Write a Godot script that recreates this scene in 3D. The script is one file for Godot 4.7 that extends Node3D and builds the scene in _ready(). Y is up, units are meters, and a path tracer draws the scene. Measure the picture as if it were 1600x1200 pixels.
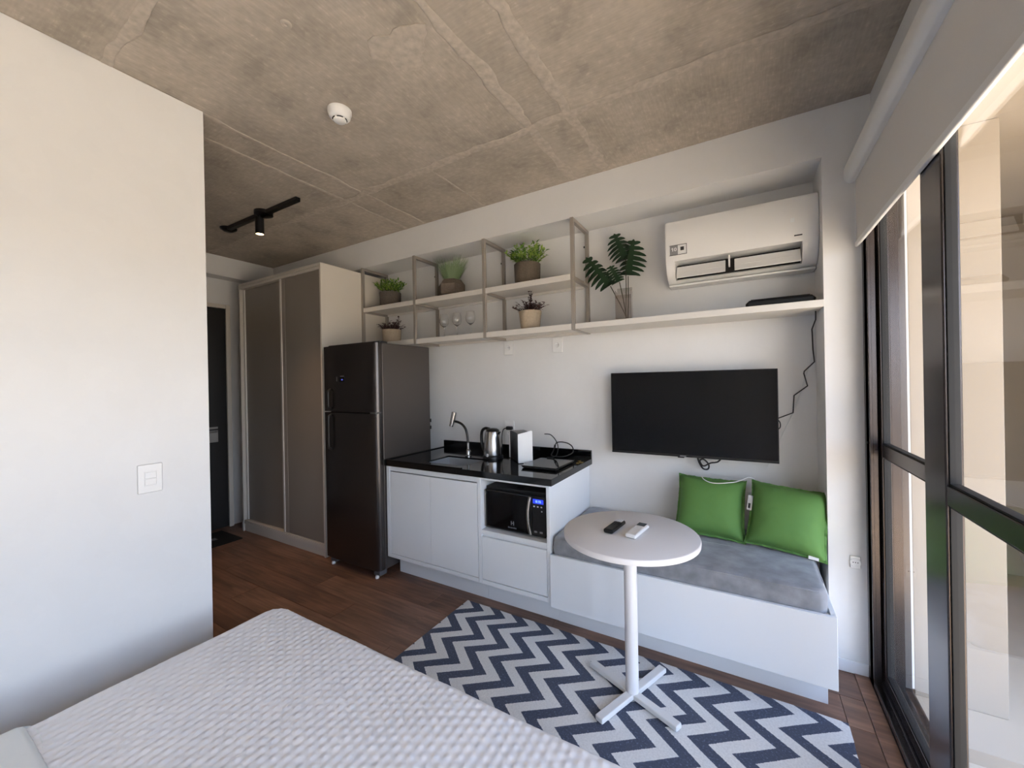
extends Node3D

# ---------------------------------------------------------------- mesh builder
class MB:
	var v := PackedVector3Array()
	var n := PackedVector3Array()
	var uv := PackedVector2Array()
	var idx := PackedInt32Array()
	var t := Transform3D()

	func vert(p: Vector3, nn: Vector3, w := Vector2.ZERO) -> int:
		v.append(t * p)
		n.append((t.basis * nn).normalized())
		uv.append(w)
		return v.size() - 1

	func face(a: int, b: int, c: int) -> void:
		var g := (v[b] - v[a]).cross(v[c] - v[a])
		if g.length_squared() < 1e-18:
			return
		if g.dot(n[a] + n[b] + n[c]) > 0.0:
			idx.append(a); idx.append(c); idx.append(b)
		else:
			idx.append(a); idx.append(b); idx.append(c)

	func quad(a: Vector3, b: Vector3, c: Vector3, d: Vector3, nn: Vector3) -> void:
		var i := vert(a, nn, Vector2(0, 0))
		vert(b, nn, Vector2(1, 0)); vert(c, nn, Vector2(1, 1)); vert(d, nn, Vector2(0, 1))
		face(i, i + 1, i + 2); face(i, i + 2, i + 3)

	# box from lowest to highest corner, with softly chamfered edges
	func box(lo: Vector3, hi: Vector3, b := 0.0) -> void:
		var c := (lo + hi) * 0.5
		var h := (hi - lo) * 0.5
		b = minf(b, minf(h.x, minf(h.y, h.z)) * 0.95)
		var id := {}
		for a in 3:
			for k in 8:
				var s := Vector3(1 if k & 1 else -1, 1 if k & 2 else -1, 1 if k & 4 else -1)
				var q := Vector3(s.x * (h.x - b), s.y * (h.y - b), s.z * (h.z - b))
				q[a] = s[a] * h[a]
				var nn := Vector3.ZERO
				nn[a] = s[a]
				id[a * 8 + k] = vert(c + q, nn, Vector2(s[(a + 1) % 3] * 0.5 + 0.5, s[(a + 2) % 3] * 0.5 + 0.5))
		for a in 3:
			var b1 := 1 << ((a + 1) % 3)
			var b2 := 1 << ((a + 2) % 3)
			for side in 2:
				var o: int = (1 << a) * side + a * 8
				face(id[o], id[o + b1], id[o + b1 + b2])
				face(id[o], id[o + b1 + b2], id[o + b2])
		if b <= 0.0:
			return
		for a in 3:
			var p := (a + 1) % 3
			var q2 := (a + 2) % 3
			for k in 4:
				var o2: int = (1 << p) * (k & 1) + (1 << q2) * (k >> 1)
				var o3: int = o2 + (1 << a)
				face(id[p * 8 + o2], id[p * 8 + o3], id[q2 * 8 + o3])
				face(id[p * 8 + o2], id[q2 * 8 + o3], id[q2 * 8 + o2])
		for k in 8:
			face(id[k], id[8 + k], id[16 + k])

	# profile of (radius, height) turned about y
	func lathe(pts: Array, at := Vector3.ZERO, segs := 28, smooth := 0.7) -> void:
		var m := pts.size()
		var sn := []
		for i in m - 1:
			var d: Vector2 = pts[i + 1] - pts[i]
			sn.append(Vector2(d.y, -d.x).normalized())
		for i in m - 1:
			var na: Vector2 = sn[i]
			var nb: Vector2 = sn[i]
			if i > 0 and sn[i - 1].dot(sn[i]) > smooth:
				na = (sn[i - 1] + sn[i]).normalized()
			if i < m - 2 and sn[i + 1].dot(sn[i]) > smooth:
				nb = (sn[i + 1] + sn[i]).normalized()
			var first := v.size()
			for k in segs + 1:
				var an := TAU * k / segs
				var cs := cos(an)
				var ss := sin(an)
				vert(at + Vector3(pts[i].x * cs, pts[i].y, pts[i].x * ss), Vector3(na.x * cs, na.y, na.x * ss), Vector2(float(k) / segs, 0))
				vert(at + Vector3(pts[i + 1].x * cs, pts[i + 1].y, pts[i + 1].x * ss), Vector3(nb.x * cs, nb.y, nb.x * ss), Vector2(float(k) / segs, 1))
			for k in segs:
				var o := first + k * 2
				face(o, o + 2, o + 3)
				face(o, o + 3, o + 1)

	static func flowing(p: Array, per := 5) -> Array:
		var out := []
		var m := p.size()
		for i in m - 1:
			var a: Vector3 = p[maxi(i - 1, 0)]
			var b: Vector3 = p[i]
			var c: Vector3 = p[i + 1]
			var d: Vector3 = p[mini(i + 2, m - 1)]
			for k in per:
				out.append(b.cubic_interpolate(c, a, d, float(k) / per))
		out.append(p[m - 1])
		return out

	func tube(pts: Array, r: float, segs := 8, r2 := -1.0) -> void:
		var m := pts.size()
		if r2 < 0.0:
			r2 = r
		var up := Vector3.UP
		var first := v.size()
		for i in m:
			var d: Vector3 = (pts[mini(i + 1, m - 1)] - pts[maxi(i - 1, 0)]).normalized()
			if absf(up.dot(d)) > 0.95:
				up = Vector3.RIGHT if absf(d.x) < 0.7 else Vector3.BACK
			var a := (up - d * up.dot(d)).normalized()
			var b := d.cross(a)
			up = a
			var rr := lerpf(r, r2, float(i) / (m - 1))
			for k in segs:
				var an := TAU * k / segs
				var o := a * cos(an) + b * sin(an)
				vert(pts[i] + o * rr, o)
		for i in m - 1:
			for k in segs:
				var p := first + i * segs
				var k2 := (k + 1) % segs
				face(p + k, p + k2, p + segs + k2)
				face(p + k, p + segs + k2, p + segs + k)
		for e in [0, m - 1]:
			var d2: Vector3 = (pts[0] - pts[1]).normalized() if e == 0 else (pts[m - 1] - pts[m - 2]).normalized()
			var c := vert(pts[e], d2)
			var f := v.size()
			for k in segs:
				var q := v[first + e * segs + k]
				v.append(q); n.append((t.basis * d2).normalized()); uv.append(Vector2.ZERO)
			for k in segs:
				face(c, f + k, f + (k + 1) % segs)

	# polygon in the xy plane pushed along z from z0 to z1
	func prism(poly: PackedVector2Array, z0: float, z1: float, smooth := 0.8) -> void:
		var m := poly.size()
		var tri := Geometry2D.triangulate_polygon(poly)
		var area := 0.0
		for i in m:
			area += poly[i].cross(poly[(i + 1) % m])
		var sg := 1.0 if area > 0 else -1.0
		for e in 2:
			var f := v.size()
			for p in poly:
				vert(Vector3(p.x, p.y, z1 if e else z0), Vector3(0, 0, 1 if e else -1), p)
			for k in range(0, tri.size(), 3):
				face(f + tri[k], f + tri[k + 1], f + tri[k + 2])
		var sn := []
		for i in m:
			var d := poly[(i + 1) % m] - poly[i]
			sn.append((Vector2(d.y, -d.x) * sg).normalized())
		for i in m:
			var j := (i + 1) % m
			var na: Vector2 = sn[i]
			var nb: Vector2 = sn[i]
			var pv: Vector2 = sn[(i + m - 1) % m]
			var nx: Vector2 = sn[j]
			if pv.dot(na) > smooth:
				na = (pv + na).normalized()
			if nx.dot(nb) > smooth:
				nb = (nx + nb).normalized()
			var o := vert(Vector3(poly[i].x, poly[i].y, z0), Vector3(na.x, na.y, 0))
			vert(Vector3(poly[j].x, poly[j].y, z0), Vector3(nb.x, nb.y, 0))
			vert(Vector3(poly[j].x, poly[j].y, z1), Vector3(nb.x, nb.y, 0))
			vert(Vector3(poly[i].x, poly[i].y, z1), Vector3(na.x, na.y, 0))
			face(o, o + 1, o + 2); face(o, o + 2, o + 3)

	# surface through nu x nv points
	func sheet(nu: int, nv: int, pts: PackedVector3Array, flip := false) -> void:
		var first := v.size()
		for j in nv:
			for i in nu:
				var du := pts[j * nu + mini(i + 1, nu - 1)] - pts[j * nu + maxi(i - 1, 0)]
				var dv := pts[mini(j + 1, nv - 1) * nu + i] - pts[maxi(j - 1, 0) * nu + i]
				var nn := du.cross(dv).normalized()
				if nn.length_squared() < 0.5:
					nn = Vector3.UP
				vert(pts[j * nu + i], -nn if flip else nn, Vector2(float(i) / (nu - 1), float(j) / (nv - 1)))
		for j in nv - 1:
			for i in nu - 1:
				var o := first + j * nu + i
				face(o, o + 1, o + nu + 1)
				face(o, o + nu + 1, o + nu)

	func mesh() -> ArrayMesh:
		var a := []
		a.resize(Mesh.ARRAY_MAX)
		a[Mesh.ARRAY_VERTEX] = v
		a[Mesh.ARRAY_NORMAL] = n
		a[Mesh.ARRAY_TEX_UV] = uv
		a[Mesh.ARRAY_INDEX] = idx
		var m := ArrayMesh.new()
		m.add_surface_from_arrays(Mesh.PRIMITIVE_TRIANGLES, a)
		return m

# ---------------------------------------------------------------- scene helpers
var M := {}
var rng := RandomNumberGenerator.new()
var taken := {}

func numbered(called: String) -> String:
	var k: int = taken.get(called, 0)
	taken[called] = k + 1
	return called if k == 0 else "%s_%03d" % [called, k]

func put(called: String, b: MB, m: Material, parent: Node3D = null) -> MeshInstance3D:
	return put_mesh(called, b.mesh(), m, parent)

func put_mesh(called: String, me: Mesh, m: Material, parent: Node3D = null) -> MeshInstance3D:
	var o := MeshInstance3D.new()
	o.mesh = me
	o.material_override = null
	for s in me.get_surface_count():
		o.set_surface_override_material(s, m)
	if parent == null:
		o.name = numbered(called)
		add_child(o)
	else:
		o.name = called
		parent.add_child(o, true)
	return o

func tag(o: Node3D, label: String, category: String, group := "") -> Node3D:
	o.set_meta("label", label)
	o.set_meta("category", category)
	if group:
		o.set_meta("group", group)
	return o

func struct(o: Node3D, label := "") -> Node3D:
	o.set_meta("kind", "structure")
	if label:
		o.set_meta("label", label)
	return o

func thing(called: String, label: String, category: String, at := Vector3.ZERO, turn := 0.0, group := "") -> Node3D:
	var o := Node3D.new()
	o.name = numbered(called)
	add_child(o)
	o.position = at
	o.rotation.y = turn
	return tag(o, label, category, group)

func bx(called: String, lo: Vector3, hi: Vector3, m: Material, parent: Node3D = null, bevel := 0.003) -> MeshInstance3D:
	var b := MB.new()
	b.box(lo, hi, bevel)
	return put(called, b, m, parent)

func words(called: String, text: String, size: float, m: Material, parent: Node3D, xf: Transform3D, depth := 0.0006, bold := true) -> MeshInstance3D:
	var tm := TextMesh.new()
	var f := SystemFont.new()
	f.font_names = PackedStringArray(["Droid Sans"])
	f.font_weight = 700 if bold else 400
	tm.font = f
	tm.text = text
	tm.font_size = 32
	tm.pixel_size = size / 32.0
	tm.depth = depth
	var o := put_mesh(called, tm, m, parent)
	o.transform = xf
	return o

func mat(c: Color, rough := 0.6, metal := 0.0) -> StandardMaterial3D:
	var m := StandardMaterial3D.new()
	m.albedo_color = c
	m.roughness = rough
	m.metallic = metal
	return m

func noise_tex(freq: float, lo: Color, hi: Color, octaves := 4, sd := 1, size := 512, kind := FastNoiseLite.TYPE_SIMPLEX_SMOOTH) -> NoiseTexture2D:
	var f := FastNoiseLite.new()
	f.noise_type = kind
	f.frequency = freq
	f.fractal_octaves = octaves
	f.seed = sd
	var tx := NoiseTexture2D.new()
	tx.width = size
	tx.height = size
	tx.seamless = true
	tx.noise = f
	var g := Gradient.new()
	g.set_color(0, lo)
	g.set_color(1, hi)
	tx.color_ramp = g
	return tx

func tri_mat(m: StandardMaterial3D, sc: Vector3) -> StandardMaterial3D:
	m.uv1_triplanar = true
	m.uv1_world_triplanar = true
	m.uv1_scale = sc
	return m

func pane_mat(c: Color, alpha: float) -> StandardMaterial3D:
	var m := mat(Color(c.r, c.g, c.b, alpha), 0.0)
	m.transparency = BaseMaterial3D.TRANSPARENCY_ALPHA
	return m

# cast-concrete picture: mottling, trowel streaks and pale flecks
func concrete_image(sd: int, streak_x: bool) -> ImageTexture:
	var s := 1024
	var a := FastNoiseLite.new(); a.seed = sd; a.frequency = 0.006; a.fractal_octaves = 5
	var b := FastNoiseLite.new(); b.seed = sd + 7; b.frequency = 0.05; b.fractal_octaves = 3
	var c := FastNoiseLite.new(); c.seed = sd + 13; c.frequency = 0.02; c.fractal_octaves = 3
	var ia := a.get_seamless_image(s, s)
	var ib := b.get_seamless_image(s, s)
	var ic := c.get_seamless_image(s, s)
	var da := ia.get_data()
	var db := ib.get_data()
	var dc := ic.get_data()
	var out := PackedByteArray()
	out.resize(s * s * 3)
	var q := 0
	for y in s:
		for x in s:
			var i := y * s + x
			var st: int = dc[((y * 9) % s if streak_x else y) * s + (x if streak_x else (x * 9) % s)]
			var k := 0.83 + (da[i] - 128) / 128.0 * 0.065 + (db[i] - 128) / 128.0 * 0.04 + (st - 128) / 128.0 * 0.03
			if st > 190 and db[i] > 150:
				k += 0.03
			if db[i] > 212:
				k += 0.04
			if da[i] < 60:
				k -= 0.025
			out[q] = int(clampf(k * 1.02, 0, 1) * 212)
			out[q + 1] = int(clampf(k, 0, 1) * 203)
			out[q + 2] = int(clampf(k * 0.97, 0, 1) * 192)
			q += 3
	return ImageTexture.create_from_image(Image.create_from_data(s, s, false, Image.FORMAT_RGB8, out))

func wood_image(sd: int) -> ImageTexture:
	var w := 1024
	var h := 256
	var a := FastNoiseLite.new(); a.seed = sd; a.frequency = 0.012; a.fractal_octaves = 4
	var b := FastNoiseLite.new(); b.seed = sd + 3; b.frequency = 0.05; b.fractal_octaves = 3
	var da := a.get_seamless_image(256, 256).get_data()
	var db := b.get_seamless_image(256, 256).get_data()
	var out := PackedByteArray()
	out.resize(w * h * 3)
	var q := 0
	for y in h:
		for x in w:
			var g1: int = da[y * 256 + (x >> 2)]
			var g2: int = db[y * 256 + ((x >> 4) + g1 / 16) % 256]
			var k := 0.74 + (g1 - 128) / 128.0 * 0.12 + (g2 - 128) / 128.0 * 0.10
			out[q] = int(clampf(k, 0, 1) * 255)
			out[q + 1] = int(clampf(k * 0.985, 0, 1) * 255)
			out[q + 2] = int(clampf(k * 0.965, 0, 1) * 255)
			q += 3
	return ImageTexture.create_from_image(Image.create_from_data(w, h, false, Image.FORMAT_RGB8, out))

# ---------------------------------------------------------------- measures (metres; x along the kitchen wall, z away from it)
const H := 2.84
const BEAM_Z := 0.29
const BEAM_Y := 2.588
const COL_X := 2.607
const WIN_X := 2.757
const LEFT_X := -0.034
const LEFT_Z := 1.905
const END_X := -2.385
const REAR_Z := 4.3
const RACK_Z := 0.315

func _ready() -> void:
	rng.seed = 7
	view_and_light()
	materials()
	shell()
	window_side()
	outside()
	wardrobe()
	fridge()
	kitchen()
	bench()
	rack()
	wall_shelf()
	television()
	air_conditioner()
	bed()
	rug_and_table()
	ceiling_fittings()
	small_kitchen_things()
	sockets_and_cables()
	entrance()

# ---------------------------------------------------------------- camera, sky, sun
func view_and_light() -> void:
	var cam := Camera3D.new()
	cam.name = "camera"
	add_child(cam)
	cam.position = Vector3(2.2583, 1.4678, 2.8389)
	cam.rotation_order = EULER_ORDER_YXZ
	cam.rotation = Vector3(-0.0012, 0.5317, -0.0185)
	cam.fov = 88.06
	cam.near = 0.02
	cam.current = true
	var sun := DirectionalLight3D.new()
	sun.name = "sun"
	add_child(sun)
	sun.look_at_from_position(Vector3(3.6, 8.0, -4.0), Vector3.ZERO)
	sun.light_color = Color(1.0, 0.945, 0.86)
	sun.light_energy = 4.6
	sun.light_angular_distance = 0.6
	sun.shadow_enabled = true
	var sky_m := ProceduralSkyMaterial.new()
	sky_m.sky_top_color = Color(0.60, 0.71, 0.90)
	sky_m.sky_horizon_color = Color(0.89, 0.93, 0.965)
	sky_m.sky_curve = 0.2
	sky_m.ground_horizon_color = Color(0.80, 0.78, 0.75)
	sky_m.ground_bottom_color = Color(0.60, 0.57, 0.53)
	sky_m.sky_energy_multiplier = 1.0
	var sky := Sky.new()
	sky.sky_material = sky_m
	var env := Environment.new()
	env.background_mode = Environment.BG_SKY
	env.sky = sky
	env.background_energy_multiplier = 3.1
	env.tonemap_mode = Environment.TONE_MAPPER_LINEAR
	env.tonemap_exposure = 3.08
	env.sdfgi_enabled = true
	env.ssao_enabled = true
	env.ssil_enabled = true
	var we := WorldEnvironment.new()
	we.name = "surroundings"
	we.environment = env
	add_child(we)

func materials() -> void:
	M.wall = mat(Color(0.885, 0.880, 0.872), 0.85)
	M.wall.albedo_texture = noise_tex(0.01, Color(0.985, 0.985, 0.985), Color(1, 1, 1), 5, 3)
	tri_mat(M.wall, Vector3.ONE * 0.6)
	M.white = mat(Color(0.885, 0.895, 0.905), 0.32)
	M.cream = mat(Color(0.84, 0.81, 0.765), 0.5)
	M.plastic = mat(Color(0.90, 0.895, 0.885), 0.38)
	M.black = mat(Color(0.045, 0.045, 0.05), 0.35)
	M.black_gloss = mat(Color(0.03, 0.03, 0.034), 0.07)
	M.screen = mat(Color(0.05, 0.05, 0.058), 0.10)
	M.screen.metallic_specular = 0.32
	M.rubber = mat(Color(0.05, 0.05, 0.055), 0.65)
	M.dark = mat(Color(0.10, 0.095, 0.095), 0.6)
	M.steel = mat(Color(0.72, 0.71, 0.70), 0.24, 1.0)
	M.steel_soft = mat(Color(0.62, 0.61, 0.60), 0.38, 1.0)
	M.alu = mat(Color(0.86, 0.84, 0.81), 0.42, 0.3)
	M.rack = mat(Color(0.64, 0.61, 0.575), 0.45, 0.35)
	M.rack_board = mat(Color(0.84, 0.82, 0.79), 0.5)
	M.frame = mat(Color(0.30, 0.275, 0.27), 0.24, 0.75)
	M.glass = pane_mat(Color(0.95, 0.97, 0.97), 0.04)
	M.glass_smoke = pane_mat(Color(0.40, 0.31, 0.23), 0.20)
	M.glass_clear = pane_mat(Color(0.97, 0.98, 0.98), 0.06)
	M.skirting = mat(Color(0.89, 0.895, 0.90), 0.4)
	M.print_dark = mat(Color(0.20, 0.20, 0.21), 0.6)
	M.print_grey = mat(Color(0.52, 0.52, 0.53), 0.6)
	M.print_white = mat(Color(0.88, 0.88, 0.88), 0.6)
	for k in 3:
		var m := mat(Color(1, 1, 1).darkened(0.02 * k), 0.85)
		m.albedo_texture = concrete_image(21 + 40 * k, k != 1)
		m.heightmap_enabled = true
		m.heightmap_texture = m.albedo_texture
		m.heightmap_scale = 0.35
		tri_mat(m, Vector3.ONE * 0.42)
		M["concrete_%d" % k] = m
	M.seam = mat(Color(0.785, 0.738, 0.68), 0.9)
	M.seam.albedo_texture = noise_tex(0.03, Color(0.84, 0.84, 0.84), Color(1, 1, 1), 4, 9)
	tri_mat(M.seam, Vector3.ONE * 1.5)
	var wood := [wood_image(5), wood_image(31)]
	var tones := [Color(0.645, 0.495, 0.41), Color(0.62, 0.47, 0.39), Color(0.66, 0.51, 0.425), Color(0.635, 0.485, 0.405), Color(0.61, 0.46, 0.38), Color(0.65, 0.50, 0.42)]
	for k in 6:
		var m2 := mat(tones[k], 0.42)
		m2.albedo_texture = wood[k % 2]
		tri_mat(m2, Vector3(0.55, 1.0, 2.6))
		m2.uv1_offset = Vector3(0.37 * k, 0, 0.23 * k)
		M["wood_%d" % k] = m2

# ---------------------------------------------------------------- walls, floor, ceiling
func shell() -> void:
	# floor: a slab with planks laid along the kitchen wall
	var fl: Node3D = struct(bx("floor", Vector3(-2.75, -0.12, -0.1), Vector3(2.9, -0.012, REAR_Z + 0.1), M.dark, null, 0.0), "brown wood plank floor")
	var wdt := 0.192
	var row := 0
	var z := 0.115
	while z < 4.2:
		var x := -2.55 - fmod(row * 0.83, 1.3)
		while x < 2.70:
			var x0 := maxf(x, -2.54)
			var x1 := minf(x + 1.38, 2.698)
			if x1 - x0 > 0.05 and not (z > LEFT_Z + 0.05 and x1 < LEFT_X):
				bx("plank", Vector3(x0 + 0.0008, -0.012, z + 0.0008), Vector3(x1 - 0.0008, 0.0, z + wdt - 0.0008), M["wood_%d" % rng.randi_range(0, 5)], fl, 0.0012)
			x += 1.38
		z += wdt
		row += 1
	bx("edge_strip", Vector3(2.6985, -0.012, BEAM_Z + 0.001), Vector3(WIN_X - 0.001, 0.004, REAR_Z), M.wood_2, fl, 0.003)
	# kitchen wall with a beam above and a pier beside the window
	struct(bx("wall_back", Vector3(-2.75, 0, -0.15), Vector3(2.9, H, 0.0), M.wall, null, 0.0), "white painted wall behind kitchen and television")
	struct(bx("trim_1", Vector3(END_X + 0.002, BEAM_Y, 0.001), Vector3(COL_X, H - 0.001, BEAM_Z), M.wall, null, 0.0), "white plastered ceiling beam above the shelves and air conditioner")
	var pier := MB.new()
	pier.box(Vector3(COL_X, 0, 0.001), Vector3(WIN_X, H - 0.001, BEAM_Z), 0.0)
	pier.box(Vector3(WIN_X, 2.501, 0.001), Vector3(2.7995, H - 0.001, BEAM_Z), 0.0)
	struct(put("wall_pier", pier, M.wall), "white wall pier between bench and window")
	struct(bx("baseboard_pier", Vector3(COL_X + 0.002, 0.0, BEAM_Z + 0.0005), Vector3(WIN_X - 0.001, 0.062, BEAM_Z + 0.013), M.skirting, null, 0.003), "white skirting at the foot of the wall pier")
	# partition on the left, entrance wall, rear wall
	struct(bx("wall_left", Vector3(-2.75, 0, LEFT_Z), Vector3(LEFT_X, H, REAR_Z), M.wall, null, 0.002), "large white partition wall beside the bed")
	struct(bx("wall_rear", Vector3(-2.75, 0, REAR_Z), Vector3(2.9, H, REAR_Z + 0.15), M.wall, null, 0.0), "white wall at the head of the bed")
	struct(bx("wall_entrance", Vector3(-2.75, 0, 0.0), Vector3(-2.54, H, LEFT_Z), M.wall, null, 0.0), "white wall around the dark entrance door")
	struct(bx("trim_2", Vector3(-2.54, 2.632, 0.001), Vector3(END_X, H - 0.001, LEFT_Z), M.wall, null, 0.004), "white plastered beam over the entrance door")
	# ceiling: board-marked concrete, panel by panel, with raised mortar seams
	var ce: Node3D = struct(bx("ceiling", Vector3(-2.75, H + 0.03, -0.1), Vector3(2.9, H + 0.25, REAR_Z + 0.1), M.concrete_0, null, 0.0), "bare cast concrete ceiling with formwork seams")
	var xs := [-2.54, -0.275, -0.065, 1.28, 1.503, 2.84]
	var zs := [0.0, 0.922, 2.258, 3.6, REAR_Z]
	var kinds := [[0, 1, 2, 0, 1], [2, 0, 1, 2, 0], [1, 2, 0, 1, 2], [0, 1, 2, 0, 1]]
	for j in 4:
		for i in 5:
			var dy: float = 0.0012 * ((i * 3 + j * 2) % 3)
			bx("panel", Vector3(xs[i] + 0.001, H + dy, zs[j] + 0.001), Vector3(xs[i + 1] - 0.001, H + 0.03, zs[j + 1] - 0.001), M["concrete_%d" % kinds[j][i]], ce, 0.002)
	for i in range(1, 5):
		seam(ce, Vector2(xs[i], BEAM_Z), Vector2(xs[i], REAR_Z), 0.017 if i < 3 else 0.030, i * 11)
	seam(ce, Vector2(0.545, BEAM_Z), Vector2(0.545, 0.92), 0.008, 91)
	seam(ce, Vector2(-2.3, 0.922), Vector2(2.8, 0.922), 0.028, 57, 0.0007)
	seam(ce, Vector2(LEFT_X, 2.258), Vector2(1.28, 2.258), 0.018, 63, 0.0007)
	# a plastered-over patch and a form-tie mark
	var b := MB.new()
	var poly := PackedVector2Array()
	for k in 26:
		var an := TAU * k / 26.0
		var r := 0.10 * (1.0 + 0.22 * sin(an * 3.0 + 0.6) + 0.10 * sin(an * 7.0))
		poly.append(Vector2(1.07 + cos(an) * r * 1.25, 1.66 + sin(an) * r * 0.95))
	b.t = Transform3D(Basis(Vector3(1, 0, 0), Vector3(0, 0, 1), Vector3(0, -1, 0)), Vector3(0, H, 0))
	b.prism(poly, -0.002, 0.0022)
	put("mortar_patch", b, M.seam, ce)
	var c := MB.new()
	c.lathe([Vector2(0.006, 0.004), Vector2(0.008, -0.003), Vector2(0.017, -0.003), Vector2(0.02, 0.002)], Vector3(0.783, H, 1.964), 16)
	put("tie_hole_ring", c, M.seam, ce)

func seam(parent: Node3D, a: Vector2, b: Vector2, half: float, sd: int, low := 0.0) -> void:
	var f := FastNoiseLite.new()
	f.seed = sd
	f.frequency = 3.6
	f.fractal_octaves = 5
	var d := (b - a).normalized()
	var s := Vector2(-d.y, d.x)
	var n := int((b - a).length() / 0.03)
	var m := MB.new()
	var pts := PackedVector3Array()
	for k in n + 1:
		var c := a.lerp(b, float(k) / n)
		var u := (b - a).length() * k / n
		var l := half * (1.0 + 1.1 * f.get_noise_2d(u, 3.0))
		var r := half * (1.0 + 1.1 * f.get_noise_2d(u, 40.0))
		var w := half * 0.35 * f.get_noise_2d(u * 0.5, 80.0)
		for e in [[-l, 0.001], [-l * 0.7, -0.0022], [r * 0.7, -0.0022], [r, 0.001]]:
			var p: Vector2 = c + s * (float(e[0]) + w)
			pts.append(Vector3(p.x, H + float(e[1]) - low, p.y))
	m.sheet(4, n + 1, pts)
	for k in m.n.size():
		if m.n[k].y > 0:
			m.n[k] = -m.n[k]
	for k in range(0, m.idx.size(), 3):
		var g := (m.v[m.idx[k + 1]] - m.v[m.idx[k]]).cross(m.v[m.idx[k + 2]] - m.v[m.idx[k]])
		if g.y < 0:
			var q := m.idx[k + 1]
			m.idx[k + 1] = m.idx[k + 2]
			m.idx[k + 2] = q
	put("seam", m, M.seam, parent)

# ---------------------------------------------------------------- sliding balcony door, blind
func leaf(parent: Node3D, x0: float, x1: float, z0: float, z1: float, far: float, near: float) -> void:
	var b := MB.new()
	var top := 2.46
	b.box(Vector3(x0, 0.035, z0), Vector3(x1, top, z0 + far), 0.004)
	b.box(Vector3(x0, 0.035, z1 - near), Vector3(x1, top, z1), 0.004)
	b.box(Vector3(x0 + 0.002, 0.035, z0 + far), Vector3(x1 - 0.002, 0.085, z1 - near), 0.003)
	b.box(Vector3(x0 + 0.002, top - 0.06, z0 + far), Vector3(x1 - 0.002, top, z1 - near), 0.003)
	b.box(Vector3(x0 + 0.002, 1.098, z0 + far), Vector3(x1 - 0.002, 1.155, z1 - near), 0.003)
	var o := put("door_leaf", b, M.frame, parent)
	var xm := (x0 + x1) * 0.5
	for y in [[0.085, 1.098], [1.155, top - 0.06]]:
		var g := MB.new()
		g.quad(Vector3(xm, y[0], z0 + far), Vector3(xm, y[0], z1 - near), Vector3(xm, y[1], z1 - near), Vector3(xm, y[1], z0 + far), Vector3(-1, 0, 0))
		put("pane", g, M.glass, o)
		var k := MB.new()
		for e in [z0 + far, z1 - near - 0.006]:
			k.box(Vector3(xm - 0.012, y[0], e), Vector3(xm + 0.012, y[1], e + 0.006), 0.001)
		for e2 in [y[0], y[1] - 0.006]:
			k.box(Vector3(xm - 0.012, e2, z0 + far), Vector3(xm + 0.012, e2 + 0.006, z1 - near), 0.001)
		put("gasket", k, M.rubber, o)

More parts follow.
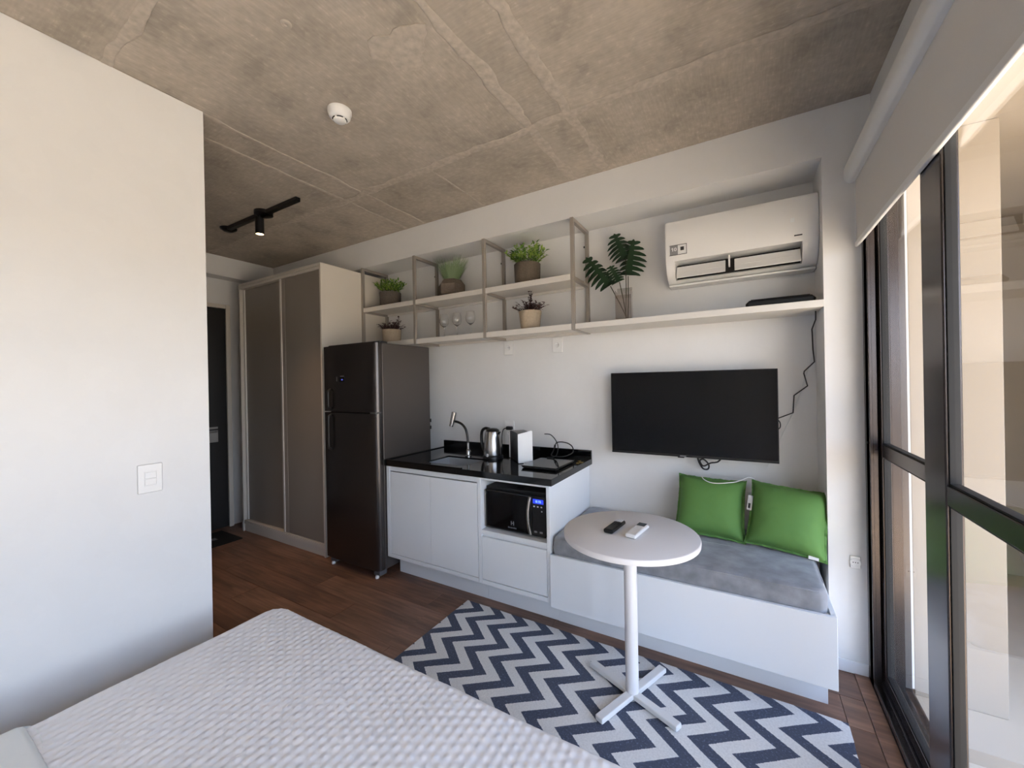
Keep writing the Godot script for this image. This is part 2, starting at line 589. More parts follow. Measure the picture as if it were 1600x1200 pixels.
func window_side() -> void:
	struct(bx("wall_right", Vector3(2.80, 2.5, 0.001), Vector3(2.92, H + 0.03, REAR_Z), M.wall, null, 0.0), "white wall strip above the sliding balcony door")
	struct(bx("wall_right_corner", Vector3(WIN_X + 0.001, 0, 0.001), Vector3(2.92, 2.5, BEAM_Z - 0.001), M.wall, null, 0.0), "white wall beyond the window jamb")
	var w := Node3D.new()
	w.name = "window_1"
	add_child(w)
	struct(w, "dark bronze sliding balcony door with glass leaves")
	var f := MB.new()
	f.box(Vector3(WIN_X, 0.0, BEAM_Z), Vector3(2.79, 2.5, BEAM_Z + 0.085), 0.004)
	f.box(Vector3(2.787, 0.0, BEAM_Z), Vector3(2.90, 2.5, BEAM_Z + 0.05), 0.003)
	f.box(Vector3(WIN_X, 0.0, BEAM_Z + 0.03), Vector3(WIN_X + 0.012, 2.5, BEAM_Z + 0.092), 0.002)
	put("jamb", f, M.frame, w)
	var f2 := MB.new()
	f2.box(Vector3(WIN_X, 0.0, REAR_Z - 0.09), Vector3(2.90, 2.5, REAR_Z - 0.001), 0.003)
	put("jamb", f2, M.frame, w)
	bx("head", Vector3(WIN_X, 2.44, BEAM_Z), Vector3(2.90, 2.5, REAR_Z - 0.001), M.frame, w)
	var s := MB.new()
	s.box(Vector3(WIN_X, -0.03, BEAM_Z), Vector3(2.90, 0.012, REAR_Z - 0.001), 0.002)
	for x in [WIN_X, 2.784, 2.832, 2.888]:
		s.box(Vector3(x, 0.012, BEAM_Z + 0.06), Vector3(x + 0.008, 0.032, REAR_Z - 0.09), 0.002)
	put("sill_track", s, M.frame, w)
	leaf(w, 2.793, 2.831, 0.335, 1.085, 0.065, 0.12)
	leaf(w, 2.745, 2.783, 1.085, 2.12, 0.155, 0.09)
	leaf(w, 2.745, 2.783, 2.12, 3.16, 0.09, 0.155)
	leaf(w, 2.793, 2.831, 3.0, 4.21, 0.09, 0.065)
	var k := MB.new()
	k.tube([Vector3(WIN_X - 0.004, 1.155, BEAM_Z + 0.06), Vector3(WIN_X + 0.002, 1.155, BEAM_Z + 0.06)], 0.006, 10)
	put("plug", k, M.rubber, w)
	# roller blind
	var r: Node3D = thing("roller_blind", "pale grey roller blind partly lowered over the balcony door", "blind", Vector3(2.74, 2.1, BEAM_Z))
	var z0 := 0.012
	var z1 := REAR_Z - BEAM_Z - 0.02
	var prof := PackedVector2Array()
	var cx := -0.012
	for q in 9:
		var an := PI * 0.5 + PI * 0.5 * q / 8.0
		prof.append(Vector2(cx - 0.001 + cos(an) * 0.034, 0.392 + sin(an) * 0.034))
	for q in 9:
		var an2 := PI + PI * 0.4 * q / 8.0
		prof.append(Vector2(cx - 0.001 + cos(an2) * 0.034, 0.358 + sin(an2) * 0.034))
	prof.append(Vector2(-0.006, 0.330)); prof.append(Vector2(0.058, 0.330)); prof.append(Vector2(0.058, 0.426))
	var c := MB.new()
	c.prism(prof, z0, z1, 0.7)
	put("cassette", c, M.plastic, r)
	var e := MB.new()
	e.prism(prof, z0 - 0.009, z0 - 0.0005, 0.7)
	put("end_cap", e, M.plastic, r)
	var fab := mat(Color(0.86, 0.845, 0.825), 0.9)
	fab.heightmap_enabled = true
	fab.heightmap_texture = noise_tex(0.25, Color(0.2, 0.2, 0.2), Color(1, 1, 1), 2, 4)
	fab.heightmap_scale = 0.06
	tri_mat(fab, Vector3.ONE * 4.0)
	bx("fabric", Vector3(-0.0045, 0.028, z0 + 0.005), Vector3(-0.0030, 0.335, z1 - 0.005), fab, r, 0.0)
	bx("bottom_bar", Vector3(-0.011, 0.004, z0 + 0.002), Vector3(0.004, 0.030, z1 - 0.002), M.plastic, r, 0.004)
	var g := MB.new()
	g.tube([Vector3(0.012, 0.34, z0 - 0.001), Vector3(0.012, 0.02, z0 - 0.001)], 0.0016, 6)
	put("guide_cord", g, M.print_white, r)

func outside() -> void:
	# a covered balcony; deep recess and unseen outer wall added to hold back light
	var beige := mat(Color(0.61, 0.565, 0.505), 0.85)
	struct(bx("balcony_floor", Vector3(2.92, -0.3, -1.75), Vector3(4.25, -0.03, REAR_Z + 0.3), mat(Color(0.76, 0.71, 0.63), 0.8), null, 0.0), "pale tiled balcony floor beyond the glass door")
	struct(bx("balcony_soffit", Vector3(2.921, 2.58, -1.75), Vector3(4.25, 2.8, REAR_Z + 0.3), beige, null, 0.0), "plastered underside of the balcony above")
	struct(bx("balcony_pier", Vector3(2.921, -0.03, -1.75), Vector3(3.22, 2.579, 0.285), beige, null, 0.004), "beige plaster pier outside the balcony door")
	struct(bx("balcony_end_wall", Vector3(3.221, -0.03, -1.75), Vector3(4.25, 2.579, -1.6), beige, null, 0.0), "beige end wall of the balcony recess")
	struct(bx("balcony_shade_wall", Vector3(4.1, -0.03, -1.599), Vector3(4.25, 2.579, 0.35), beige, null, 0.0), "added beige wall keeping light off the balcony end")  # unseen wall, added to shade the recess and the floor by the pier
	struct(bx("street", Vector3(2.0, -9.3, -40), Vector3(60, -9.0, 40), mat(Color(0.70, 0.66, 0.59), 0.9), null, 0.0), "pale street far below the balcony")

# ---------------------------------------------------------------- wardrobe and fridge
func wardrobe() -> void:
	var x0 := -2.24
	var x1 := -0.868
	var zf := 0.7276
	var t: Node3D = thing("wardrobe", "tall taupe wardrobe with two sliding doors beside the fridge", "wardrobe", Vector3((x0 + x1) * 0.5, 0, zf))
	t.position = Vector3.ZERO
	var b := MB.new()
	b.box(Vector3(x0, 0, 0.002), Vector3(x0 + 0.02, 2.54, zf - 0.002), 0.002)
	b.box(Vector3(x1 - 0.02, 0, 0.002), Vector3(x1, 2.54, zf), 0.002)
	b.box(Vector3(x0 + 0.02, 2.515, 0.3), Vector3(x1 - 0.02, 2.54, zf), 0.002)
	b.box(Vector3(x0 + 0.02, 0.1, 0.01), Vector3(x1 - 0.02, 2.515, 0.03), 0.0)
	b.box(Vector3(x0 + 0.02, 0.075, 0.03), Vector3(x1 - 0.02, 0.1, zf - 0.003), 0.002)
	put("carcass", b, M.cream, t)
	bx("plinth", Vector3(x0 + 0.02, 0, zf - 0.03), Vector3(x1 - 0.02, 0.074, zf - 0.012), M.cream, t)
	bx("door_track", Vector3(x0 + 0.02, 2.488, zf - 0.07), Vector3(x1 - 0.02, 2.514, zf - 0.004), M.cream, t)
	bx("door_track", Vector3(x0 + 0.02, 0.101, zf - 0.07), Vector3(x1 - 0.02, 0.112, zf - 0.004), M.cream, t)
	var dm := mat(Color(0.545, 0.51, 0.475), 0.3)
	var d1 := bx("door", Vector3(x0 + 0.03, 0.116, zf - 0.066), Vector3(-1.47, 2.486, zf - 0.044), dm, t)
	bx("edge_profile", Vector3(x0 + 0.021, 0.114, zf - 0.07), Vector3(x0 + 0.047, 2.487, zf - 0.030), M.alu, d1, 0.004)
	var d2 := bx("door", Vector3(-1.485, 0.116, zf - 0.034), Vector3(x1 - 0.022, 2.486, zf - 0.012), dm, t)
	bx("edge_profile", Vector3(-1.505, 0.114, zf - 0.038), Vector3(-1.478, 2.487, zf - 0.004), M.alu, d2, 0.004)
	bx("stile", Vector3(-1.477, 0.117, zf - 0.0121), Vector3(-1.425, 2.485, zf - 0.0095), mat(Color(0.60, 0.565, 0.53), 0.35), d2, 0.001)
	bx("foot_strip", Vector3(x0 - 0.004, 0, zf - 0.002), Vector3(x0 + 0.024, 0.095, zf + 0.003), M.alu, t, 0.001)

func fridge() -> void:
	var t: Node3D = thing("refrigerator", "tall dark stainless two-door refrigerator between wardrobe and worktop", "refrigerator", Vector3(-0.467, 0, 0.48))
	var w := 0.32
	var side := mat(Color(0.385, 0.36, 0.345), 0.42, 0.7)
	var front := mat(Color(0.36, 0.34, 0.33), 0.27, 0.9)
	front.heightmap_enabled = true
	front.heightmap_texture = noise_tex(0.2, Color(0.3, 0.3, 0.3), Color(1, 1, 1), 2, 8)
	front.heightmap_scale = 0.008
	tri_mat(front, Vector3(6.0, 0.3, 6.0))
	bx("body", Vector3(-w, 0.055, -0.30), Vector3(w, 1.80, 0.232), side, t, 0.006)
	bx("top_cap", Vector3(-w + 0.01, 1.795, 0.17), Vector3(w - 0.005, 1.815, 0.25), M.dark, t, 0.004)
	# doors: bowed front with rounded sides
	var prof := PackedVector2Array()
	prof.append(Vector2(-w, 0.242))
	for q in 7:
		var an := PI - PI * 0.5 * q / 6.0
		prof.append(Vector2(-w + 0.02 + cos(an) * 0.02, 0.278 + sin(an) * 0.016))
	for q in range(1, 8):
		var u := -w + 0.02 + (2 * w - 0.06) * q / 8.0
		prof.append(Vector2(u, 0.294 + 0.010 * (1.0 - pow(u / w, 2))))
	for q in 9:
		var an2 := PI * 0.5 - PI * 0.5 * q / 8.0
		prof.append(Vector2(w - 0.04 + cos(an2) * 0.04, 0.262 + sin(an2) * 0.033))
	prof.append(Vector2(w, 0.242))
	var flip := Transform3D(Basis(Vector3(1, 0, 0), Vector3(0, 0, 1), Vector3(0, -1, 0)), Vector3.ZERO)
	var doors := []
	for y in [[0.06, 1.258], [1.268, 1.80]]:
		var b := MB.new()
		b.t = flip
		b.prism(prof, -float(y[1]), -float(y[0]), 0.5)
		doors.append(put("door", b, front, t))
		bx("door_gasket", Vector3(-w + 0.012, y[0] + 0.008, 0.232), Vector3(w - 0.012, y[1] - 0.008, 0.2425), M.rubber, t, 0.0)
	for k in 2:
		var h := MB.new()
		var ya: float = [0.955, 1.285][k]
		var yb: float = [1.242, 1.45][k]
		h.tube([Vector3(-0.215, ya, 0.298), Vector3(-0.215, ya + 0.012, 0.322), Vector3(-0.215, ya + 0.03, 0.326), Vector3(-0.215, yb - 0.03, 0.326), Vector3(-0.215, yb - 0.012, 0.322), Vector3(-0.215, yb, 0.298)], 0.0085, 10)
		put("handle", h, mat(Color(0.20, 0.19, 0.185), 0.35, 0.8), doors[k])
	bx("display", Vector3(-0.10, 1.505, 0.300), Vector3(-0.03, 1.545, 0.3055), M.black_gloss, doors[1], 0.001)
	var lit := mat(Color(0.2, 0.25, 0.6), 0.4)
	lit.emission_enabled = true
	lit.emission = Color(0.35, 0.4, 0.9)
	lit.emission_energy_multiplier = 0.2
	bx("display_digits", Vector3(-0.072, 1.518, 0.3055), Vector3(-0.052, 1.528, 0.3062), lit, doors[1], 0.0)
	bx("badge", Vector3(-0.085, 1.547, 0.3035), Vector3(-0.04, 1.556, 0.3050), M.steel, doors[1], 0.0)
	bx("badge", Vector3(-0.135, 1.512, 0.3025), Vector3(-0.127, 1.548, 0.3040), M.steel, doors[1], 0.0)
	bx("hinge", Vector3(w - 0.07, 1.256, 0.25), Vector3(w - 0.005, 1.270, 0.298), M.steel_soft, t, 0.002)
	for sx in [-w + 0.06, w - 0.055]:
		bx("foot_cover", Vector3(sx - 0.035, 0.012, 0.20), Vector3(sx + 0.035, 0.058, 0.275), mat(Color(0.35, 0.35, 0.36), 0.5), t, 0.006)
		var f := MB.new()
		f.lathe([Vector2(0, 0.0), Vector2(0.014, 0.0), Vector2(0.016, 0.006), Vector2(0.012, 0.02), Vector2(0, 0.02)], Vector3(sx + 0.012, 0, 0.28), 14)
		put("levelling_foot", f, M.plastic, t)
	for sx2 in [-w + 0.06, w - 0.06]:
		var f3 := MB.new()
		f3.lathe([Vector2(0, 0.0), Vector2(0.02, 0.0), Vector2(0.02, 0.056), Vector2(0, 0.056)], Vector3(sx2, 0, -0.25), 14)
		put("rear_foot", f3, M.rubber, t)
	for yy in [0.82, 1.08, 1.14]:
		bx("rear_clip", Vector3(w - 0.005, yy, -0.305), Vector3(w + 0.004, yy + 0.03, -0.292), M.rubber, t, 0.001)

# ---------------------------------------------------------------- kitchen run
func kitchen() -> void:
	var zf := 0.702
	var zk := 0.5935
	# sink cabinet with two doors
	var t: Node3D = thing("sink_cabinet", "white base cabinet with two plain doors under the sink", "cabinet")
	var b := MB.new()
	b.box(Vector3(-0.135, 0.157, 0.002), Vector3(-0.102, 0.857, zf), 0.002)
	b.box(Vector3(0.700, 0.157, 0.002), Vector3(0.7205, 0.857, zf - 0.022), 0.0)
	b.box(Vector3(-0.102, 0.157, 0.002), Vector3(0.7205, 0.186, zf), 0.002)
	b.box(Vector3(-0.102, 0.186, 0.002), Vector3(0.700, 0.857, 0.012), 0.0)
	put("carcass", b, M.white, t)
	bx("grip_channel", Vector3(-0.102, 0.818, zf - 0.020), Vector3(0.7205, 0.857, zf - 0.006), M.white, t, 0.002)
	bx("door", Vector3(-0.098, 0.190, zf - 0.019), Vector3(0.3055, 0.812, zf - 0.001), M.white, t, 0.0015)
	bx("door", Vector3(0.3070, 0.190, zf - 0.019), Vector3(0.7165, 0.812, zf - 0.001), M.white, t, 0.0015)
	bx("plinth", Vector3(-0.12, 0, zk - 0.018), Vector3(0.7205, 0.156, zk), M.white, t, 0.001)
	# microwave cabinet with drawer
	var u: Node3D = thing("microwave_cabinet", "white base cabinet with an open microwave niche above a drawer", "cabinet")
	var c := MB.new()
	c.box(Vector3(0.7215, 0.157, 0.002), Vector3(0.7465, 0.857, zf), 0.002)
	c.box(Vector3(1.2215, 0.157, 0.002), Vector3(1.2445, 0.857, zf), 0.002)
	c.box(Vector3(0.7465, 0.157, 0.002), Vector3(1.2215, 0.186, zf), 0.002)
	c.box(Vector3(0.7465, 0.488, 0.012), Vector3(1.2215, 0.512, zf), 0.002)
	c.box(Vector3(0.7465, 0.842, 0.012), Vector3(1.2215, 0.857, zf), 0.002)
	c.box(Vector3(0.7465, 0.186, 0.002), Vector3(1.2215, 0.857, 0.012), 0.0)
	put("carcass", c, M.white, u)
	bx("grip_channel", Vector3(0.7465, 0.462, zf - 0.034), Vector3(1.2215, 0.488, zf - 0.020), M.white, u, 0.002)
	bx("drawer", Vector3(0.7490, 0.190, zf - 0.019), Vector3(1.2190, 0.468, zf - 0.001), M.white, u, 0.0015)
	bx("plinth", Vector3(0.7215, 0, zk - 0.018), Vector3(1.2445, 0.156, zk), M.white, u, 0.001)
	# black stone worktop with a sink cut-out
	var st := mat(Color(0.045, 0.045, 0.05), 0.09)
	st.albedo_texture = noise_tex(0.3, Color(0.6, 0.6, 0.6), Color(1, 1, 1), 2, 12)
	tri_mat(st, Vector3.ONE * 5.0)
	var w: Node3D = thing("worktop", "polished black stone worktop with upstand over the white cabinets", "worktop")
	var s := MB.new()
	var sx0 := 0.20
	var sx1 := 0.56
	var sz0 := 0.36
	var sz1 := 0.63
	s.box(Vector3(-0.138, 0.858, 0.0015), Vector3(sx0, 0.90, 0.7205), 0.002)
	s.box(Vector3(sx1, 0.858, 0.0015), Vector3(1.267, 0.90, 0.7205), 0.002)
	s.box(Vector3(sx0 - 0.001, 0.858, 0.0015), Vector3(sx1 + 0.001, 0.90, sz0), 0.002)
	s.box(Vector3(sx0 - 0.001, 0.858, sz1), Vector3(sx1 + 0.001, 0.90, 0.7205), 0.002)
	put("slab", s, st, w)
	bx("upstand", Vector3(-0.138, 0.9, 0.0015), Vector3(1.267, 0.962, 0.021), st, w, 0.002)
	var rim := MB.new()
	rim.box(Vector3(-0.138, 0.9, 0.022), Vector3(-0.118, 0.9065, 0.7205), 0.002)
	rim.box(Vector3(-0.118, 0.9, 0.7005), Vector3(0.60, 0.9065, 0.7205), 0.002)
	put("raised_rim", rim, st, w)
	var k: Node3D = thing("sink_basin", "small steel basin sunk into the black worktop", "sink")
	var d := MB.new()
	var y0 := 0.74
	var th := 0.003
	d.box(Vector3(sx0 + 0.001, y0, sz0 + 0.001), Vector3(sx0 + 0.001 + th, 0.889, sz1 - 0.001), 0.0)
	d.box(Vector3(sx1 - 0.001 - th, y0, sz0 + 0.001), Vector3(sx1 - 0.001, 0.889, sz1 - 0.001), 0.0)
	d.box(Vector3(sx0 + 0.001, y0, sz0 + 0.001), Vector3(sx1 - 0.001, 0.889, sz0 + 0.001 + th), 0.0)
	d.box(Vector3(sx0 + 0.001, y0, sz1 - 0.001 - th), Vector3(sx1 - 0.001, 0.889, sz1 - 0.001), 0.0)
	d.box(Vector3(sx0 + 0.001, y0 - th, sz0 + 0.001), Vector3(sx1 - 0.001, y0, sz1 - 0.001), 0.0)
	put("basin", d, mat(Color(0.70, 0.71, 0.72), 0.4, 0.6), k)
	var dr := MB.new()
	dr.lathe([Vector2(0.045, y0 + 0.001), Vector2(0.045, y0 + 0.004), Vector2(0.03, y0 + 0.003), Vector2(0.0, y0 + 0.002)], Vector3((sx0 + sx1) * 0.5, 0, (sz0 + sz1) * 0.5), 20)
	put("drain", dr, M.steel_soft, k)

# ---------------------------------------------------------------- bench, cushion, pillows
func bench() -> void:
	var x0 := 1.2455
	var x1 := 2.576
	var zf := 0.716
	var t: Node3D = thing("storage_bench", "long white storage bench under the television", "bench")
	bx("front_panel", Vector3(x0, 0.144, zf - 0.02), Vector3(x1, 0.4545, zf), M.white, t, 0.002)
	var b := MB.new()
	b.box(Vector3(x0 + 0.001, 0.144, 0.004), Vector3(x0 + 0.02, 0.43, zf - 0.0205), 0.001)
	b.box(Vector3(x1 - 0.02, 0.144, 0.004), Vector3(x1, 0.4545, zf - 0.0205), 0.002)
	b.box(Vector3(x0 + 0.02, 0.144, 0.004), Vector3(x1 - 0.02, 0.165, zf - 0.0205), 0.0)
	put("carcass", b, M.white, t)
	bx("lid", Vector3(x0 + 0.02, 0.425, 0.004), Vector3(x1 - 0.021, 0.443, zf - 0.021), M.white, t, 0.001)
	var p := MB.new()
	p.box(Vector3(x0, 0, 0.578), Vector3(2.556, 0.1435, 0.596), 0.001)
	p.box(Vector3(2.538, 0, 0.01), Vector3(2.556, 0.1435, 0.578), 0.001)
	put("plinth", p, M.white, t)
	# cushion: a soft block
	var cm := mat(Color(0.60, 0.61, 0.635), 0.85)
	cm.albedo_texture = noise_tex(0.012, Color(0.70, 0.70, 0.70), Color(1, 1, 1), 5, 6)
	tri_mat(cm, Vector3.ONE * 1.3)
	cm.rim_enabled = true
	cm.rim = 1.0
	cm.rim_tint = 0.4
	var cu: Node3D = thing("seat_cushion", "grey velvet seat cushion lying on the white bench", "cushion", Vector3(1.9, 0.4435, 0.36))
	var c := MB.new()
	soft_block(c, 1.298, 0.672, 0.108, 0.022)
	put("cover", c, cm, cu)
	var z := MB.new()
	var loop := []
	for k in 33:
		var q := rounded_rect(k / 32.0, 0.645, 0.3325, 0.03)
		loop.append(Vector3(q.x, 0.098, q.y))
	z.tube(loop, 0.0035, 6)
	put("piping", z, cm, cu)
	# two green pillows
	var pm := mat(Color(0.335, 0.50, 0.245), 0.8)
	pm.heightmap_enabled = true
	pm.heightmap_texture = noise_tex(0.35, Color(0.3, 0.3, 0.3), Color(1, 1, 1), 2, 5)
	pm.heightmap_scale = 0.05
	tri_mat(pm, Vector3.ONE * 5.0)
	pillow("green pillow with a plain front, leaning below the television centre", Vector3(2.060, 0.567, 0.305), 0.360, 0.352, 0.02, -0.56, pm, 3, -0.035)
	pillow("green pillow with a gathered top edge, leaning against the wall pier", Vector3(2.415, 0.565, 0.345), 0.348, 0.345, -0.12, -0.48, pm, 12, -0.07)

func rounded_rect(u: float, hx: float, hz: float, r: float) -> Vector2:
	# point at share u of the outline
	var straight := 4.0 * (hx - r) + 4.0 * (hz - r)
	var total := straight + TAU * r
	var d := fposmod(u, 1.0) * total
	var legs := [[Vector2(-hx + r, -hz), Vector2(1, 0), 2 * (hx - r)], [Vector2(hx, -hz + r), Vector2(0, 1), 2 * (hz - r)], [Vector2(hx - r, hz), Vector2(-1, 0), 2 * (hx - r)], [Vector2(-hx, hz - r), Vector2(0, -1), 2 * (hz - r)]]
	var cs := [Vector2(hx - r, -hz + r), Vector2(hx - r, hz - r), Vector2(-hx + r, hz - r), Vector2(-hx + r, -hz + r)]
	for k in 4:
		if d <= legs[k][2]:
			return legs[k][0] + legs[k][1] * d
		d -= legs[k][2]
		var arc := PI * 0.5 * r
		if d <= arc:
			var an := -PI * 0.5 + k * PI * 0.5 + d / r
			return cs[k] + Vector2(cos(an), sin(an)) * r
		d -= arc
	return legs[0][0]

func soft_block(b: MB, w: float, d: float, h: float, r: float) -> void:
	# upholstered block: rings from the bottom edge up and over the top
	var f := FastNoiseLite.new()
	f.seed = 17
	f.frequency = 2.2
	var n := 96
	var rows := [[0.0, 0.008], [0.004, 0.002], [h * 0.3, -0.003], [h * 0.6, -0.002], [h - r, 0.0], [h - r * 0.5, r * 0.14], [h - r * 0.14, r * 0.5], [h, r], [h + 0.003, 0.06], [h + 0.004, 0.14], [h + 0.004, 0.24], [h + 0.003, d * 0.5 - 0.001]]
	var pts := PackedVector3Array()
	for rw in rows:
		for k in n + 1:
			var ins: float = rw[1]
			var q := rounded_rect(float(k) / n, w * 0.5 - ins, d * 0.5 - ins, maxf(0.03 - ins, 0.0006))
			pts.append(Vector3(q.x, float(rw[0]) + 0.002 * f.get_noise_2d(q.x, q.y) * (1.0 if rw[0] > 0.02 else 0.0), q.y))
	b.sheet(n + 1, rows.size(), pts, true)
	for k in b.v.size():
		if b.n[k].dot(Vector3(b.v[k].x * 0.2, b.v[k].y - h * 0.3, b.v[k].z * 0.5)) < 0:
			b.n[k] = -b.n[k]

func pillow(label: String, at: Vector3, w: float, h: float, turn: float, lean: float, pm: Material, sd: int, roll: float) -> void:
	var t: Node3D = thing("throw_pillow", label, "pillow", at, turn, "green pillows on the bench")
	var xf := Transform3D(Basis(Vector3.RIGHT, lean) * Basis(Vector3.BACK, roll), Vector3.ZERO)
	var f := FastNoiseLite.new()
	f.seed = sd
	f.frequency = 1.0
	var n := 36
	var outline := []
	for side in 2:
		var pts := PackedVector3Array()
		for j in n + 1:
			for i in n + 1:
				var u := -1.0 + 2.0 * i / n
				var q := -1.0 + 2.0 * j / n
				# sides draw in a little between the corners
				var x := u * w * 0.5 * (1.0 - 0.075 * (1.0 - pow(absf(q), 2.5)))
				var y := q * h * 0.5 * (1.0 - 0.07 * (1.0 - pow(absf(u), 2.5)))
				var e := maxf(0.0, (1.0 - pow(absf(u), 3.0)) * (1.0 - pow(absf(q), 3.0)))
				var thick := 0.082 * pow(e, 0.5)
				var near := pow(maxf(absf(u), absf(q)), 6.0)
				var fold := 0.006 * sin(u * 26.0 + 3.0 * f.get_noise_2d(u * 2.0, q)) * exp(-pow((q - 0.86) / 0.16, 2)) * exp(-pow((u + 0.25) / 0.45, 2)) * (1.0 if sd > 6 else 0.25)
				thick += (fold + 0.004 * f.get_noise_2d(u * 3.0 + 9, q * 3.0)) * e * (0.3 + near) * 2.0
				pts.append(Vector3(x, y + h * 0.5, thick if side == 0 else -thick))
		var b := MB.new()
		b.t = xf
		b.sheet(n + 1, n + 1, pts, side == 1)
		put("front_cover" if side == 0 else "back_cover", b, pm, t)
		if side == 0:
			for k in n:
				outline.append(pts[k])
			for k in n:
				outline.append(pts[k * (n + 1) + n])
			for k in n:
				outline.append(pts[n * (n + 1) + n - k])
			for k in n + 1:
				outline.append(pts[(n - k) * (n + 1)])
	var g := MB.new()
	g.t = xf
	# flat ruffled flange around the seam
	var c := Vector3(0, h * 0.5, 0)
	var strip := PackedVector3Array()
	for k in outline.size():
		var p: Vector3 = outline[k]
		var o := (p - c).normalized()
		var wv := 0.004 * sin(k * 0.9) + 0.003 * sin(k * 2.3)
		strip.append(p - o * 0.004 + Vector3(0, 0, 0.0015))
		strip.append(p + o * 0.011 + Vector3(0, 0, wv))
		strip.append(p + o * 0.011 + Vector3(0, 0, wv - 0.002))
		strip.append(p - o * 0.004 + Vector3(0, 0, -0.0015))
	g.sheet(4, outline.size(), strip)
	put("flange", g, pm, t)
	var lb := MB.new()
	lb.t = xf
	if sd > 6:
		lb.box(Vector3(-w * 0.5 - 0.012, h * 0.50, 0.012), Vector3(-w * 0.5 + 0.012, h * 0.74, 0.0135), 0.0)
		put("hang_tag", lb, M.print_white, t)
		var l2 := MB.new()
		l2.t = xf
		l2.box(Vector3(-w * 0.5 - 0.007, h * 0.53, 0.0137), Vector3(-w * 0.5 + 0.004, h * 0.61, 0.0142), 0.0)
		put("tag_print", l2, M.print_dark, t)
		var l3 := MB.new()
		l3.t = xf
		l3.box(Vector3(w * 0.30, -0.004, 0.008), Vector3(w * 0.42, 0.016, 0.0115), 0.0)
		put("care_label", l3, M.print_white, t)

# ---------------------------------------------------------------- steel rack with plants and glasses
func rack() -> void:
	var xs := [-0.852, -0.189, 0.537, 1.261]
	var t: Node3D = thing("shelf_rack", "pale metal wall rack with two tiers of white shelves", "shelf")
	var s := 0.0125
	var y0 := 1.822
	var y1 := BEAM_Y - 0.004
	for x in xs:
		bx("upright", Vector3(x - s, y0, RACK_Z - 2 * s), Vector3(x + s, y1, RACK_Z), M.rack, t, 0.0015)
		bx("upright", Vector3(x - s, y0, 0.002), Vector3(x + s, y1, 0.002 + 2 * s), M.rack, t, 0.0015)
		bx("top_bar", Vector3(x - s, y1 - 2 * s, 0.002 + 2 * s), Vector3(x + s, y1, RACK_Z - 2 * s), M.rack, t, 0.0015)
		bx("cross_bar", Vector3(x - s, y0, 0.002 + 2 * s), Vector3(x + s, y0 + 2 * s, RACK_Z - 2 * s), M.rack, t, 0.0015)
		bx("cross_bar", Vector3(x - s, 2.162, 0.002 + 2 * s), Vector3(x + s, 2.162 + 2 * s, RACK_Z - 2 * s), M.rack, t, 0.0015)
		for y in ([1.86, 2.47] if x > -0.8 else []):
			var k := MB.new()
			k.tube([Vector3(x - s, y, 0.014), Vector3(x - s - 0.012, y, 0.014)], 0.007, 8)
			put("wall_fixing", k, M.rubber, t)
	for k in 3:
		for y in [1.824, 2.162]:
			var b := MB.new()
			var a: float = xs[k] + s + 0.001
			var c: float = xs[k + 1] - s - 0.001
			b.box(Vector3(a, y + 0.018, 0.003), Vector3(c, y + 0.042, RACK_Z - 0.002), 0.002)
			b.box(Vector3(a, y, RACK_Z - 0.02), Vector3(c, y + 0.042, RACK_Z - 0.001), 0.002)
			b.box(Vector3(a, y, 0.003), Vector3(c, y + 0.042, 0.02), 0.002)
			put("shelf_board", b, M.rack_board, t)
	var ya := 2.2045
	var yb := 1.8665
	leafy_pot("dark grey pot of bright green leafy plant on the rack, above the fridge", Vector3(-0.62, ya, 0.18), 0, 0.098, 0.138, 2)
	grass_pot("faceted stone pot of fine feathery grass on the upper rack shelf", Vector3(0.11, ya, 0.17))
	leafy_pot("brown-grey ribbed pot of tall bright green plant on the upper rack shelf", Vector3(0.845, ya, 0.175), 1, 0.100, 0.162, 5)
	maroon_pot("squat beige pot of dark maroon plant on the lower rack shelf, above the fridge", Vector3(-0.60, yb, 0.19), 0.088, 0.125, 3, false)
	maroon_pot("rounded beige pot of dark maroon plant with a tall centre sprig on the rack", Vector3(0.865, yb, 0.18), 0.086, 0.142, 8, true)
	# wine glasses
	var g := MB.new()
	g.lathe([Vector2(0.0, 0.0), Vector2(0.034, 0.0), Vector2(0.034, 0.002), Vector2(0.012, 0.005), Vector2(0.0045, 0.012), Vector2(0.004, 0.09), Vector2(0.008, 0.098), Vector2(0.028, 0.113), Vector2(0.040, 0.135), Vector2(0.041, 0.155), Vector2(0.036, 0.185), Vector2(0.032, 0.21),
		Vector2(0.0312, 0.21), Vector2(0.0352, 0.185), Vector2(0.040, 0.155), Vector2(0.039, 0.136), Vector2(0.027, 0.1145), Vector2(0.007, 0.101), Vector2(0.0, 0.100)], Vector3.ZERO, 28, 0.3)
	var gm := mat(Color(0.98, 0.98, 0.98, 0.03), 0.0)
	gm.refraction_enabled = true
	gm.refraction_scale = 0.05
	gm.transparency = BaseMaterial3D.TRANSPARENCY_ALPHA
	var glass_mesh := g.mesh()
	for k in 3:
		var o := put_mesh("wine_glass", glass_mesh, gm)
		o.position = Vector3([0.015, 0.155, 0.297][k], yb, 0.165)
		tag(o, ["clear wine glass beside the rack upright, towards the fridge", "middle clear wine glass of three on the lower rack shelf", "clear wine glass of the rack row, on the side towards the vase"][k], "glass", "wine glasses on the rack")

